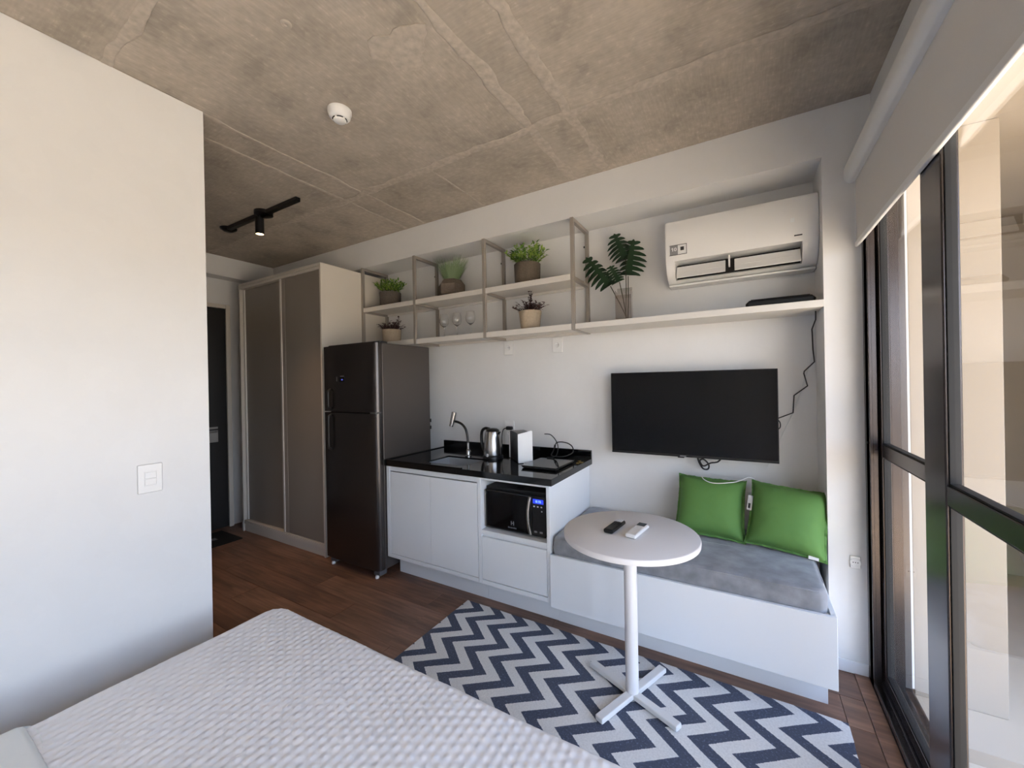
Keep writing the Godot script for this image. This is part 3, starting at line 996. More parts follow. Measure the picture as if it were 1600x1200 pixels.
func leaf_blade(b: MB, base: Vector3, dir: Vector3, side: Vector3, length: float, width: float, curl: float) -> void:
	# a pointed, slightly folded leaf of eight triangles
	var up := side.cross(dir).normalized()
	var pts := []
	for k in 5:
		var u := k / 4.0
		var wd: float = width * sin(PI * pow(u, 0.8)) * 0.5 + (0.0004 if k == 0 or k == 4 else 0.0)
		var c := base + dir * length * u - up * curl * length * u * u
		pts.append([c - side * wd + up * wd * 0.35, c, c + side * wd + up * wd * 0.35])
	for k in 4:
		for q in 2:
			var a: Vector3 = pts[k][q]
			var bb: Vector3 = pts[k][q + 1]
			var c2: Vector3 = pts[k + 1][q + 1]
			var d: Vector3 = pts[k + 1][q]
			var nn := (bb - a).cross(d - a).normalized()
			if nn.length_squared() < 0.5:
				nn = up
			b.quad(a, bb, c2, d, nn)

func pot_lathe(r0: float, r1: float, h: float, wall := 0.007, round_foot := 0.0) -> Array:
	var p := [Vector2(0, 0.0015), Vector2(r0 - round_foot * 0.7, 0.0)]
	if round_foot > 0.0:
		for k in range(1, 6):
			var u := k / 5.0
			p.append(Vector2(r0 - round_foot * 0.7 + round_foot * 0.7 * sin(u * PI * 0.5), round_foot * (1.0 - cos(u * PI * 0.5))))
	else:
		p.append(Vector2(r0, 0.003))
	p.append_array([Vector2(r1, h - 0.003), Vector2(r1 - 0.002, h), Vector2(r1 - wall, h), Vector2(r1 - wall - 0.001, h - 0.004), Vector2(r1 - wall - 0.003, h - 0.02), Vector2(0, h - 0.02)])
	return p

func leafy_pot(label: String, at: Vector3, ribs: int, r: float, h: float, sd: int) -> void:
	var t: Node3D = thing("potted_plant", label, "potted plant", at, 0.0, "plants on the rack")
	var pm := mat(Color(0.40, 0.365, 0.33) if ribs == 0 else Color(0.44, 0.395, 0.34), 0.75)
	pm.albedo_texture = noise_tex(0.04, Color(0.78, 0.78, 0.78), Color(1, 1, 1), 3, 14 + ribs)
	tri_mat(pm, Vector3.ONE * 3.0)
	var b := MB.new()
	b.lathe(pot_lathe(r * 0.95, r, h), Vector3.ZERO, 40)
	if ribs:
		for k in b.v.size():
			var an := atan2(b.v[k].z, b.v[k].x)
			var rr := Vector2(b.v[k].x, b.v[k].z).length()
			if rr > r * 0.9 and b.v[k].y < h - 0.001:
				var q := 1.0 + 0.012 * (1.0 if int(round(an / TAU * 40)) % 2 == 0 else -1.0)
				b.v[k] = Vector3(b.v[k].x * q, b.v[k].y, b.v[k].z * q)
	put("pot", b, pm, t)
	var s := MB.new()
	s.lathe([Vector2(r - 0.009, h - 0.019), Vector2(r * 0.5, h - 0.014), Vector2(0, h - 0.012)], Vector3.ZERO, 20)
	put("soil", s, mat(Color(0.16, 0.12, 0.09), 0.95), t)
	var g := RandomNumberGenerator.new()
	g.seed = sd * 77
	var light := MB.new()
	var deep := MB.new()
	var stems := MB.new()
	var tall := 0.175 if ribs else 0.135
	for k in 54:
		var an := g.randf() * TAU
		var rad := r * 0.82 * sqrt(g.randf())
		var out := rad / r
		var root := Vector3(cos(an) * rad * 0.75, h - 0.015, sin(an) * rad * 0.75)
		var tip := root + Vector3(cos(an) * (0.02 + 0.105 * out), tall * (1.05 - 0.45 * out) * g.randf_range(0.6, 1.05), sin(an) * (0.02 + 0.06 * out))
		if root.z + at.z > 0 and tip.z + at.z < 0.01:
			tip.z = 0.012 - at.z
		tip.z = minf(tip.z, 0.13)
		var mid := root.lerp(tip, 0.5) + Vector3(0, 0.012, 0)
		stems.tube([root, mid, tip], 0.0014, 4, 0.0008)
		for q in 7:
			var u := 0.28 + 0.72 * q / 6.0
			var p := root.lerp(mid, u * 2.0) if u < 0.5 else mid.lerp(tip, u * 2.0 - 1.0)
			var a2 := an + g.randf_range(-1.9, 1.9)
			var d := Vector3(cos(a2), g.randf_range(0.35, 1.1), sin(a2)).normalized()
			if p.z + at.z + d.z * 0.03 < 0.006:
				d.z = absf(d.z)
			var sd2 := d.cross(Vector3(g.randf_range(-0.4, 0.4), 1, g.randf_range(-0.4, 0.4))).normalized()
			leaf_blade(light if g.randf() < (0.62 if ribs else 0.45) else deep, p, d, sd2, g.randf_range(0.030, 0.050), g.randf_range(0.011, 0.017), 0.15)
	put("stems", stems, M.stem if M.has("stem") else stem_mat(), t)
	var l := put("foliage", light, plant_mat(Color(0.54, 0.65, 0.27)), t)
	l.set_meta("kind", "stuff")
	var dd := put("foliage", deep, plant_mat(Color(0.27, 0.42, 0.13)), t)
	dd.set_meta("kind", "stuff")

func stem_mat() -> StandardMaterial3D:
	M.stem = mat(Color(0.30, 0.34, 0.16), 0.7)
	return M.stem

func plant_mat(c: Color) -> StandardMaterial3D:
	var m := mat(c, 0.5)
	m.backlight_enabled = true
	m.backlight = c.darkened(0.35)
	return m

func grass_pot(label: String, at: Vector3) -> void:
	var t: Node3D = thing("potted_plant", label, "potted plant", at, 0.35, "plants on the rack")
	var pm := mat(Color(0.47, 0.42, 0.375), 0.85)
	pm.albedo_texture = noise_tex(0.03, Color(0.76, 0.76, 0.76), Color(1, 1, 1), 4, 44)
	tri_mat(pm, Vector3.ONE * 3.0)
	# faceted bowl: six flat sides, widest at the middle
	var b := MB.new()
	var rings := [[0.100, 0.0], [0.116, 0.022], [0.118, 0.105], [0.085, 0.150], [0.078, 0.150], [0.075, 0.132], [0.0, 0.132]]
	for k in rings.size() - 1:
		for q in 6:
			var a0 := TAU * (q + (0.5 if k % 2 and false else 0.0)) / 6.0
			var a1 := TAU * (q + 1) / 6.0
			var p0 := Vector3(cos(a0) * rings[k][0], rings[k][1], sin(a0) * rings[k][0])
			var p1 := Vector3(cos(a1) * rings[k][0], rings[k][1], sin(a1) * rings[k][0])
			var p2 := Vector3(cos(a1) * rings[k + 1][0], rings[k + 1][1], sin(a1) * rings[k + 1][0])
			var p3 := Vector3(cos(a0) * rings[k + 1][0], rings[k + 1][1], sin(a0) * rings[k + 1][0])
			var am := (a0 + a1) * 0.5
			var rise: float = rings[k + 1][1] - rings[k][1]
			var run: float = rings[k + 1][0] - rings[k][0]
			var nn := Vector3(cos(am) * rise, -run, sin(am) * rise).normalized()
			if k >= 4:
				nn = Vector3(-cos(am), 0.3, -sin(am)).normalized() if k == 4 else Vector3.UP
			b.quad(p0, p1, p2, p3, nn)
	var bot := MB.new()
	put("pot", b, pm, t)
	var g := RandomNumberGenerator.new()
	g.seed = 404
	var m := MB.new()
	for k in 1300:
		var an := g.randf() * TAU
		var sp := sqrt(g.randf())
		var root := Vector3(cos(an) * 0.05 * sp, 0.131, sin(an) * 0.05 * sp)
		var ln := g.randf_range(0.11, 0.215) * (1.0 + 0.12 * sin(an * 3.0))
		var d := Vector3(cos(an) * sp * 0.72 + g.randf_range(-0.15, 0.15), 1.0, sin(an) * sp * 0.5).normalized()
		var tip := root + d * ln
		tip.z = clampf(tip.z, -0.15, 0.12)
		var sw := Vector3(-sin(an), 0, cos(an))
		var w := 0.0011
		var mid := root.lerp(tip, 0.55) + Vector3(0, 0.01, 0)
		var nn2 := sw.cross(d).normalized()
		m.quad(root - sw * w, root + sw * w, mid + sw * w, mid - sw * w, nn2)
		m.quad(mid - sw * w, mid + sw * w, tip + sw * w * 0.3, tip - sw * w * 0.3, nn2)
	var o := put("grass_tuft", m, plant_mat(Color(0.50, 0.58, 0.43)), t)
	o.set_meta("kind", "stuff")

func maroon_pot(label: String, at: Vector3, r: float, h: float, sd: int, sprig: bool) -> void:
	var t: Node3D = thing("potted_plant", label, "potted plant", at, 0.0, "plants on the rack")
	var pm := mat(Color(0.74, 0.675, 0.585), 0.7)
	pm.albedo_texture = noise_tex(0.03, Color(0.88, 0.88, 0.88), Color(1, 1, 1), 4, 24)
	tri_mat(pm, Vector3.ONE * 3.0)
	var b := MB.new()
	b.lathe(pot_lathe(r * (0.86 if sprig else 0.93), r, h, 0.006, 0.035), Vector3.ZERO, 36)
	put("pot", b, pm, t)
	var s := MB.new()
	s.lathe([Vector2(r - 0.008, h - 0.019), Vector2(r * 0.5, h - 0.014), Vector2(0, h - 0.012)], Vector3.ZERO, 20)
	put("soil", s, mat(Color(0.13, 0.10, 0.08), 0.95), t)
	var g := RandomNumberGenerator.new()
	g.seed = sd * 131
	var lv := MB.new()
	var stems := MB.new()
	for k in 46:
		var an := g.randf() * TAU
		var out := sqrt(g.randf())
		var root := Vector3(cos(an) * r * 0.6 * out, h - 0.014, sin(an) * r * 0.6 * out)
		var tip := root + Vector3(cos(an) * 0.105 * out, (0.105 - 0.045 * out) * g.randf_range(0.6, 1.1), sin(an) * 0.055 * out)
		if sprig and k < 7:
			root = Vector3(g.randf_range(-0.01, 0.01), h - 0.014, g.randf_range(-0.01, 0.01))
			tip = root + Vector3(g.randf_range(-0.015, 0.012), g.randf_range(0.10, 0.165), g.randf_range(-0.012, 0.012))
		elif not sprig and k < 4:
			tip = root + Vector3(0.085, 0.125 * g.randf_range(0.7, 1.0), 0.0)
		tip.z = clampf(tip.z, -0.13, 0.11)
		stems.tube([root, root.lerp(tip, 0.5) + Vector3(0, 0.008, 0), tip], 0.0013, 4, 0.0007)
		for q in 9:
			var p := root.lerp(tip, 0.25 + 0.75 * q / 8.0)
			var a2 := g.randf() * TAU
			var d := Vector3(cos(a2), g.randf_range(-0.2, 0.8), sin(a2)).normalized()
			var sd2 := d.cross(Vector3(0.1, 1, 0.2)).normalized()
			leaf_blade(lv, p, d, sd2, g.randf_range(0.018, 0.032), g.randf_range(0.011, 0.018), 0.1)
	put("stems", stems, mat(Color(0.24, 0.13, 0.11), 0.7), t)
	var o := put("foliage", lv, plant_mat(Color(0.24, 0.125, 0.125)), t)
	o.set_meta("kind", "stuff")

# ---------------------------------------------------------------- floating shelf with vase and box
func wall_shelf() -> void:
	tag(bx("floating_shelf", Vector3(1.273, 1.828, 0.001), Vector3(2.6055, 1.8655, 0.305), M.rack_board, null, 0.002), "long white floating shelf above the television", "shelf")
	# glass vase with three monstera leaves
	var at := Vector3(1.565, 1.8660, 0.16)
	var v: Node3D = thing("glass_vase", "smoked square glass vase holding large split leaves on the shelf", "vase", at, 0.12)
	var b := MB.new()
	var hx := 0.053
	var hz := 0.04
	var h := 0.235
	var th := 0.004
	b.box(Vector3(-hx, 0, -hz), Vector3(hx, 0.008, hz), 0.001)
	put("vase_base", b, M.glass_smoke, v)
	for e in [[Vector3(-hx, 0.008, -hz), Vector3(-hx + th, h - 0.03, hz)], [Vector3(hx - th, 0.008, -hz), Vector3(hx, h - 0.03, hz)], [Vector3(-hx + th, 0.008, -hz), Vector3(hx - th, h, -hz + th)], [Vector3(-hx + th, 0.008, hz - th), Vector3(hx - th, h - 0.06, hz)]]:
		bx("vase_side", e[0], e[1], M.glass_smoke, v, 0.0008)
	var lm := mat(Color(0.085, 0.20, 0.105), 0.42)
	lm.backlight_enabled = true
	lm.backlight = Color(0.05, 0.14, 0.05)
	var sm := mat(Color(0.20, 0.20, 0.11), 0.6)
	# foot of stem, base of blade, tip of blade (world), half width
	var jobs := [
		[Vector3(1.585, 1.88, 0.15), Vector3(1.482, 2.112, 0.185), Vector3(1.318, 2.352, 0.20), 0.082, "left"],
		[Vector3(1.575, 1.88, 0.16), Vector3(1.578, 2.285, 0.150), Vector3(1.505, 2.485, 0.155), 0.085, "top"],
		[Vector3(1.590, 1.88, 0.165), Vector3(1.598, 2.165, 0.175), Vector3(1.632, 2.420, 0.165), 0.092, "right"],
		[Vector3(1.580, 1.88, 0.155), Vector3(1.545, 2.130, 0.190), Vector3(1.488, 2.250, 0.205), 0.062, "small"]]
	var eye := Vector3(2.26, 1.47, 2.84)
	for j in jobs:
		var t: Node3D = thing("monstera_leaf", {"left": "dark green split monstera leaf leaning from the vase towards the rack", "top": "highest dark green split monstera leaf above the glass vase", "right": "broad dark green split monstera leaf standing towards the air conditioner", "small": "smallest dark green split monstera leaf low over the vase rim"}[j[4]], "leaf", j[0], 0.0, "monstera leaves in the vase")
		var o: Vector3 = j[0]
		var base: Vector3 = j[1] - o
		var tip: Vector3 = j[2] - o
		var s := MB.new()
		s.tube([Vector3.ZERO, base * 0.5 + Vector3(0.004, 0.0, 0.004), base], 0.0035, 7, 0.0028)
		put("stem", s, sm, t)
		var y := (tip - base).normalized()
		var face := (Vector3(0.15, 0.45, 1.0)).normalized()
		var x := y.cross(face).normalized()
		var z := x.cross(y).normalized()
		var m := MB.new()
		m.t = Transform3D(Basis(x, y, z), base)
		monstera(m, (tip - base).length(), j[3])
		put("blade", m, lm, t)
	# black box on the shelf
	var r: Node3D = thing("soft_case", "flat black soft case lying on the shelf below the air conditioner", "case", Vector3(2.42, 1.8658, 0.17))
	var q := MB.new()
	q.box(Vector3(-0.155, 0, -0.07), Vector3(0.165, 0.044, 0.07), 0.018)
	put("body", q, M.rubber, r)
	var zi := MB.new()
	zi.box(Vector3(-0.13, 0.0435, -0.055), Vector3(0.14, 0.048, 0.055), 0.004)
	put("flap", zi, M.dark, r)

func monstera(m: MB, length: float, half: float) -> void:
	# one outline with deep slits between the fingers, pressed to a thin curved blade
	var poly := PackedVector2Array()
	var fingers := 7
	var right := []
	for k in fingers:
		var u := (k + 0.5) / fingers
		var w: float = half * pow(sin(PI * clampf(0.16 + u * 0.80, 0, 1)), 0.6)
		var y := length * (0.02 + u * 0.93)
		var dy := length / fingers * 0.33
		var lift := length * 0.05 * (u - 0.15)
		var root := half * 0.26 * (1.0 - 0.55 * u)
		right.append(Vector2(root, y - dy * 1.35))
		right.append(Vector2(w * 0.62, y - dy * 1.0 + lift * 0.4))
		right.append(Vector2(w * 0.93, y - dy * 0.45 + lift))
		right.append(Vector2(w, y + dy * 0.1 + lift * 1.2))
		right.append(Vector2(w * 0.86, y + dy * 0.65 + lift))
		right.append(Vector2(w * 0.55, y + dy * 0.95 + lift * 0.5))
		right.append(Vector2(root, y + dy * 1.1))
	for p in right:
		poly.append(p)
	poly.append(Vector2(0, length))
	for k in right.size():
		var p2: Vector2 = right[right.size() - 1 - k]
		poly.append(Vector2(-p2.x, p2.y + 0.004))
	var first := m.v.size()
	var keep := m.t
	m.t = Transform3D()
	m.prism(poly, -0.0007, 0.0007, 2.0)
	for k in range(first, m.v.size()):
		var p3 := m.v[k]
		var bend := -1.6 * p3.x * p3.x / half * 1.0 - 0.9 * pow(p3.y / length, 2.0) * length * 0.16 + 0.25 * absf(p3.x)
		m.v[k] = keep * (p3 + Vector3(0, 0, bend))
		m.n[k] = (keep.basis * (m.n[k] + Vector3(p3.x / half * 0.6, 0.2, 0))).normalized()

# ---------------------------------------------------------------- television and air conditioner
func television() -> void:
	var t: Node3D = thing("television", "black flat-screen television mounted on the wall above the bench", "television", Vector3(1.932, 1.2525, 0.0))
	t.rotation.z = -0.0
	var w := 0.487
	var h := 0.2745
	bx("back_shell", Vector3(-w + 0.01, -h + 0.012, 0.052), Vector3(w - 0.01, h - 0.008, 0.082), M.black, t, 0.008)
	bx("bezel", Vector3(-w, -h, 0.078), Vector3(w, h, 0.0895), M.black, t, 0.002)
	bx("screen", Vector3(-w + 0.005, -h + 0.014, 0.0890), Vector3(w - 0.005, h - 0.005, 0.0902), M.screen, t, 0.0002)
	bx("bottom_trim", Vector3(-w, -h - 0.002, 0.074), Vector3(w, -h + 0.010, 0.0925), M.black, t, 0.002)
	bx("receiver_bump", Vector3(-0.06, -h - 0.008, 0.076), Vector3(-0.02, -h - 0.001, 0.092), M.black, t, 0.002)
	bx("logo_plate", Vector3(-0.045, -h + 0.001, 0.0925), Vector3(-0.008, -h + 0.008, 0.0932), M.print_grey, t, 0.0)
	bx("wall_bracket", Vector3(-0.12, -0.12, 0.001), Vector3(0.12, 0.12, 0.054), M.dark, t, 0.004)

func air_conditioner() -> void:
	var x0 := 1.838
	var x1 := 2.605
	var t: Node3D = thing("air_conditioner", "white split air conditioner on the wall above the shelf", "air conditioner", Vector3(x0, 2.085, 0.0))
	var L := x1 - x0
	# profile in (z, y)
	var full := [Vector2(0.001, 0.0), Vector2(0.075, 0.0), Vector2(0.13, 0.018), Vector2(0.168, 0.055), Vector2(0.190, 0.105), Vector2(0.202, 0.165), Vector2(0.206, 0.25), Vector2(0.203, 0.345), Vector2(0.196, 0.366), Vector2(0.18, 0.372), Vector2(0.001, 0.372)]
	var notch := [Vector2(0.001, 0.0), Vector2(0.075, 0.0), Vector2(0.125, 0.016), Vector2(0.12, 0.022), Vector2(0.07, 0.035), Vector2(0.06, 0.12), Vector2(0.17, 0.128), Vector2(0.1935, 0.122), Vector2(0.202, 0.165), Vector2(0.206, 0.25), Vector2(0.203, 0.345), Vector2(0.196, 0.366), Vector2(0.18, 0.372), Vector2(0.001, 0.372)]
	var xf := Transform3D(Basis(Vector3(0, 0, 1), Vector3(0, 1, 0), Vector3(-1, 0, 0)), Vector3.ZERO)   # profile (z, y) pushed along -x
	var c := MB.new()
	c.t = xf
	for e in [[0.0, 0.004, 0.985], [0.004, 0.05, 1.0], [L - 0.07, L - 0.004, 1.0], [L - 0.004, L, 0.985]]:
		var p := PackedVector2Array()
		for q in full:
			p.append(Vector2(0.001 + (q.x - 0.001) * float(e[2]), 0.186 + (q.y - 0.186) * float(e[2])))
		c.prism(p, -float(e[1]), -float(e[0]), 0.75)
	c.prism(PackedVector2Array(notch), -(L - 0.07), -0.05, 0.75)
	put("casing", c, M.plastic, t)
	bx("outlet_lining", Vector3(0.051, 0.034, 0.0715), Vector3(L - 0.071, 0.119, 0.078), M.dark, t, 0.0)
	# flap: open blade in two halves with vane rows behind
	var ym := [0.052, 0.33, 0.37, L - 0.072]
	for k in 2:
		var a: float = ym[k * 2]
		var b: float = ym[k * 2 + 1]
		var f := MB.new()
		f.t = Transform3D(Basis(Vector3.RIGHT, -0.50), Vector3(0, 0.058, 0.150))
		f.box(Vector3(a + 0.004, -0.040, -0.005), Vector3(b - 0.003, 0.046, 0.003), 0.002)
		put("flap", f, M.plastic, t)
		var sl := MB.new()
		sl.t = Transform3D(Basis(Vector3.RIGHT, -0.50), Vector3(0, 0.058, 0.150))
		for q in 2:
			var mid: float = lerpf(a, b, 0.28 + 0.46 * q)
			sl.box(Vector3(mid - 0.055, -0.004, 0.0028), Vector3(mid + 0.055, 0.002, 0.0048), 0.001)
		put("flap_rib", sl, M.plastic, t)
	bx("flap_hinge", Vector3(0.343, 0.05, 0.14), Vector3(0.352, 0.115, 0.172), M.plastic, t, 0.002)
	bx("lower_lip", Vector3(0.0, -0.016, 0.004), Vector3(L, 0.0, 0.10), M.plastic, t, 0.006)
	# sticker with a ten and a small seal, maker's mark
	var s := bx("sticker", Vector3(0.024, 0.155, 0.2030), Vector3(0.124, 0.218, 0.2066), M.print_white, t, 0.0)
	bx("sticker_field", Vector3(0.027, 0.158, 0.2066), Vector3(0.073, 0.215, 0.2071), M.print_grey, s, 0.0)
	words("sticker_number", "10", 0.030, M.print_white, s, Transform3D(Basis(), Vector3(0.050, 0.191, 0.2075)))
	for e2 in [[0.024, 0.155, 0.124, 0.158], [0.024, 0.215, 0.124, 0.218], [0.121, 0.155, 0.124, 0.218]]:
		bx("sticker_border", Vector3(e2[0], e2[1], 0.2066), Vector3(e2[2], e2[3], 0.2071), M.print_dark, s, 0.0)
	bx("sticker_seal", Vector3(0.088, 0.180, 0.2066), Vector3(0.108, 0.202, 0.2073), M.print_dark, s, 0.0)
	bx("logo_mark", Vector3(L - 0.108, 0.152, 0.2000), Vector3(L - 0.072, 0.158, 0.2025), M.print_dark, t, 0.0)
	bx("display_window", Vector3(L - 0.125, 0.228, 0.2050), Vector3(L - 0.105, 0.252, 0.2066), mat(Color(0.93, 0.94, 0.94), 0.25), t, 0.001)

# ---------------------------------------------------------------- bed
func bed() -> void:
	var x0 := 0.285
	var x1 := 2.03
	var z0 := 1.752
	var z1 := 3.78
	var top := 0.42
	var t: Node3D = thing("bed", "low double bed under a white quilted spread", "bed", Vector3((x0 + x1) * 0.5, 0, (z0 + z1) * 0.5))
	var hx := (x1 - x0) * 0.5 - 0.03
	var hz := (z1 - z0) * 0.5 - 0.03
	bx("base", Vector3(-hx, 0.05, -hz), Vector3(hx, 0.22, hz), mat(Color(0.42, 0.41, 0.40), 0.9), t, 0.02)
	bx("mattress", Vector3(-hx, 0.221, -hz), Vector3(hx, top - 0.022, hz), M.print_white, t, 0.03)
	for sx in [-1, 1]:
		for sz in [-1, 1]:
			bx("leg", Vector3(sx * (hx - 0.08) - 0.03, 0.013, sz * (hz - 0.08) - 0.03), Vector3(sx * (hx - 0.08) + 0.03, 0.05, sz * (hz - 0.08) + 0.03), M.dark, t, 0.004)
	var qm := mat(Color(0.915, 0.915, 0.925), 0.88)
	var o := put("bedspread", quilt(x0, x1, z0, z1, top, 0.10, 0.09, true, 1), qm)
	o.position = Vector3(0, 0, 0)
	tag(o, "white quilted bedspread with raised dashes covering the bed", "bedspread")
	var fm := mat(Color(0.90, 0.915, 0.915), 0.88)
	var f := put("folded_coverlet", quilt(x0 - 0.004, x1 + 0.004, 2.545, 3.77, top + 0.014, top + 0.001, 0.03, false, 1), fm)
	tag(f, "second white coverlet folded across the bed towards its head", "coverlet")

func quilt(x0: float, x1: float, z0: float, z1: float, top: float, low: float, corner: float, dashes: bool, sd: int) -> MB:
	var b := MB.new()
	var f := FastNoiseLite.new()
	f.seed = sd
	f.frequency = 1.6
	var c := Vector2((x0 + x1) * 0.5, (z0 + z1) * 0.5)
	var hx := (x1 - x0) * 0.5
	var hz := (z1 - z0) * 0.5
	var r := 0.030 if dashes else 0.022
	var step := 0.0075 if dashes else 0.012
	var nu := int((x1 - x0) / step)
	var nv := int((z1 - z0) / step)
	var pts := PackedVector3Array()
	for j in nv + 1:
		for i in nu + 1:
			var p := Vector2(-hx + 2 * hx * i / nu, -hz + 2 * hz * j / nv)
			# keep within the rounded outline
			var q := Vector2(maxf(absf(p.x) - (hx - corner), 0), maxf(absf(p.y) - (hz - corner), 0))
			if q.length() > corner:
				var k := q.normalized() * corner
				p = Vector2(signf(p.x) * (hx - corner + k.x), signf(p.y) * (hz - corner + k.y))
				q = k
			var inside := corner - q.length() if q.x > 0 and q.y > 0 else minf(hx - absf(p.x), hz - absf(p.y))
			var y := top
			if inside < r:
				var e := r - maxf(inside, 0.0)
				y -= r - sqrt(maxf(r * r - e * e, 0.0))
			var g := c + p
			y += 0.004 * f.get_noise_2d(g.x, g.y)
			if dashes:
				y += 0.0046 * dash(g) * clampf(inside / 0.03, 0.0, 1.0)
			else:
				y += 0.004 * dash(g) * clampf((inside - 0.03) / 0.03, 0.0, 1.0)
			pts.append(Vector3(g.x, y, g.y))
	b.sheet(nu + 1, nv + 1, pts, true)
	# hanging sides
	var side := PackedVector3Array()
	var n := 240
	for k in 6:
		for i in n + 1:
			var q2 := rounded_rect(float(i) / n, hx + 0.001, hz + 0.001, corner)
			var u := k / 5.0
			var sway := 0.010 * u * sin(i * 0.55) + 0.004 * u
			var o := (q2 / Vector2(hx, hz)).normalized()
			side.append(Vector3(c.x + q2.x + o.x * sway, lerpf(top - r + 0.002, low, u), c.y + q2.y + o.y * sway))
	b.sheet(n + 1, 6, side, true)
	return b

func dash(p: Vector2) -> float:
	# staggered short raised dashes, running along the bed
	var u := p.x / 0.030 + 0.10 * sin(p.y * 9.0)
	var odd := fposmod(floorf(u), 2.0)
	var w := p.y / 0.035 + 0.5 * odd + 0.08 * sin(p.x * 11.0)
	var du := (fposmod(u, 1.0) - 0.5) * 0.030 / 0.0058
	var dw := (fposmod(w, 1.0) - 0.5) * 0.035 / 0.0092
	return exp(-du * du * 0.8 - dw * dw * 0.8)

# ---------------------------------------------------------------- rug, table, remotes
func rug_and_table() -> void:
	var x0 := 0.615
	var x1 := 2.61
	var z0 := 0.688
	var z1 := 2.15
	var w := 1600
	var h := int(w * (z1 - z0) / (x1 - x0))
	var im := Image.create(w, h, false, Image.FORMAT_RGB8)
	var f := FastNoiseLite.new()
	f.frequency = 0.11
	f.fractal_octaves = 2
	var nz := f.get_image(512, 512).get_data()
	var dark := Color(0.285, 0.315, 0.385)
	var pale := Color(0.86, 0.86, 0.855)
	var data := PackedByteArray()
	data.resize(w * h * 3)
	var i := 0
	for y in h:
		var z := (z1 - z0) * y / h
		var ph := fposmod((z + 0.052) / 0.226, 1.0)
		var zig := 0.150 * (1.0 - absf(ph * 2.0 - 1.0))
		for x in w:
			var xx := (x1 - x0) * x / w
			var g: int = nz[(y % 512) * 512 + (x % 512)]
			var q := fposmod((xx - zig + 0.0555 + (g - 128) * 0.000018) / 0.163, 1.0)
			var col := dark if q < 0.485 else pale
			var weave := 1.0 + (g - 128) / 128.0 * (0.10 if q < 0.485 else 0.045)
			if q < 0.485 and g > 200:
				weave += 0.35
			data[i] = int(clampf(col.r * weave, 0, 1) * 255)
			data[i + 1] = int(clampf(col.g * weave, 0, 1) * 255)
			data[i + 2] = int(clampf(col.b * weave, 0, 1) * 255)
			i += 3
	var rm := mat(Color.WHITE, 0.95)
	rm.albedo_texture = ImageTexture.create_from_image(Image.create_from_data(w, h, false, Image.FORMAT_RGB8, data))
	var b := MB.new()
	var nx := 60
	var nzz := 44
	var fr := FastNoiseLite.new()
	fr.seed = 2
	fr.frequency = 1.5
	var pts := PackedVector3Array()
	for j in nzz + 1:
		for k in nx + 1:
			var p := Vector2(lerpf(x0, x1, float(k) / nx), lerpf(z0, z1, float(j) / nzz))
			var ed := minf(minf(k, nx - k), minf(j, nzz - j))
			pts.append(Vector3(p.x + 0.004 * fr.get_noise_2d(p.y * 3, 5) * (1.0 if ed == 0 else 0.3), 0.011 + 0.0008 * fr.get_noise_2d(p.x * 3, p.y * 3) - (0.003 if ed == 0 else 0.0), p.y + 0.004 * fr.get_noise_2d(p.x * 3, 50)))
	b.sheet(nx + 1, nzz + 1, pts, true)
	var top := MB.new()
	top.box(Vector3(x0 + 0.002, 0.0005, z0 + 0.002), Vector3(x1 - 0.002, 0.0075, z1 - 0.002), 0.001)
	var r: Node3D = thing("rug", "navy and white zigzag rug on the wood floor", "rug")
	put("pile", b, rm, r)
	put("backing", top, mat(Color(0.70, 0.69, 0.67), 0.95), r)
	# pedestal table
	var at := Vector3(1.786, 0.0125, 0.992)
	var t: Node3D = thing("side_table", "round white pedestal table standing on the zigzag rug", "table", at)
	var wm := mat(Color(0.875, 0.865, 0.865), 0.45)
	var tp := MB.new()
	tp.lathe([Vector2(0, 0.735), Vector2(0.292, 0.735), Vector2(0.299, 0.738), Vector2(0.3005, 0.748), Vector2(0.3005, 0.753), Vector2(0.299, 0.760), Vector2(0.296, 0.7625), Vector2(0, 0.7625)], Vector3.ZERO, 72, 0.6)
	put("table_top", tp, wm, t)
	var pole := MB.new()
	pole.lathe([Vector2(0, 0.012), Vector2(0.029, 0.012), Vector2(0.029, 0.725), Vector2(0.07, 0.729), Vector2(0.07, 0.735), Vector2(0, 0.735)], Vector3.ZERO, 32, 0.6)
	put("column", pole, wm, t)
	var fm := mat(Color(0.86, 0.86, 0.855), 0.5)
	for k in 4:
		var tip: Vector3 = [Vector3(1.557, 0, 0.89), Vector3(1.88, 0, 0.758), Vector3(1.696, 0, 1.21), Vector3(2.0, 0, 1.085)][k] - at
		var an := atan2(tip.x, tip.z)
		var a := MB.new()
		a.t = Transform3D(Basis(Vector3.UP, an), Vector3.ZERO)
		var len := Vector2(tip.x, tip.z).length()
		a.box(Vector3(-0.021, 0.004, 0.014), Vector3(0.021, 0.030, len), 0.006)
		put("foot_arm", a, fm, t)
	# remotes
	var y: float = at.y + 0.7627
	var r1: Node3D = thing("remote_control", "black television remote with white keys on the round table", "remote", Vector3(1.716, y, 0.985), -0.12, "remotes on the table")
	bx("body", Vector3(-0.023, 0.0, -0.080), Vector3(0.023, 0.021, 0.080), M.black, r1, 0.006)
	for k in 4:
		bx("key", Vector3(-0.0175 + 0.009 * k, 0.021, -0.072), Vector3(-0.0103 + 0.009 * k, 0.0222, -0.040), M.print_white, r1, 0.0004)
	for k in 8:
		bx("key", Vector3(-0.014 + 0.011 * (k % 3), 0.021, -0.025 + 0.014 * (k / 3)), Vector3(-0.007 + 0.011 * (k % 3), 0.0220, -0.018 + 0.014 * (k / 3)), M.dark, r1, 0.0004)
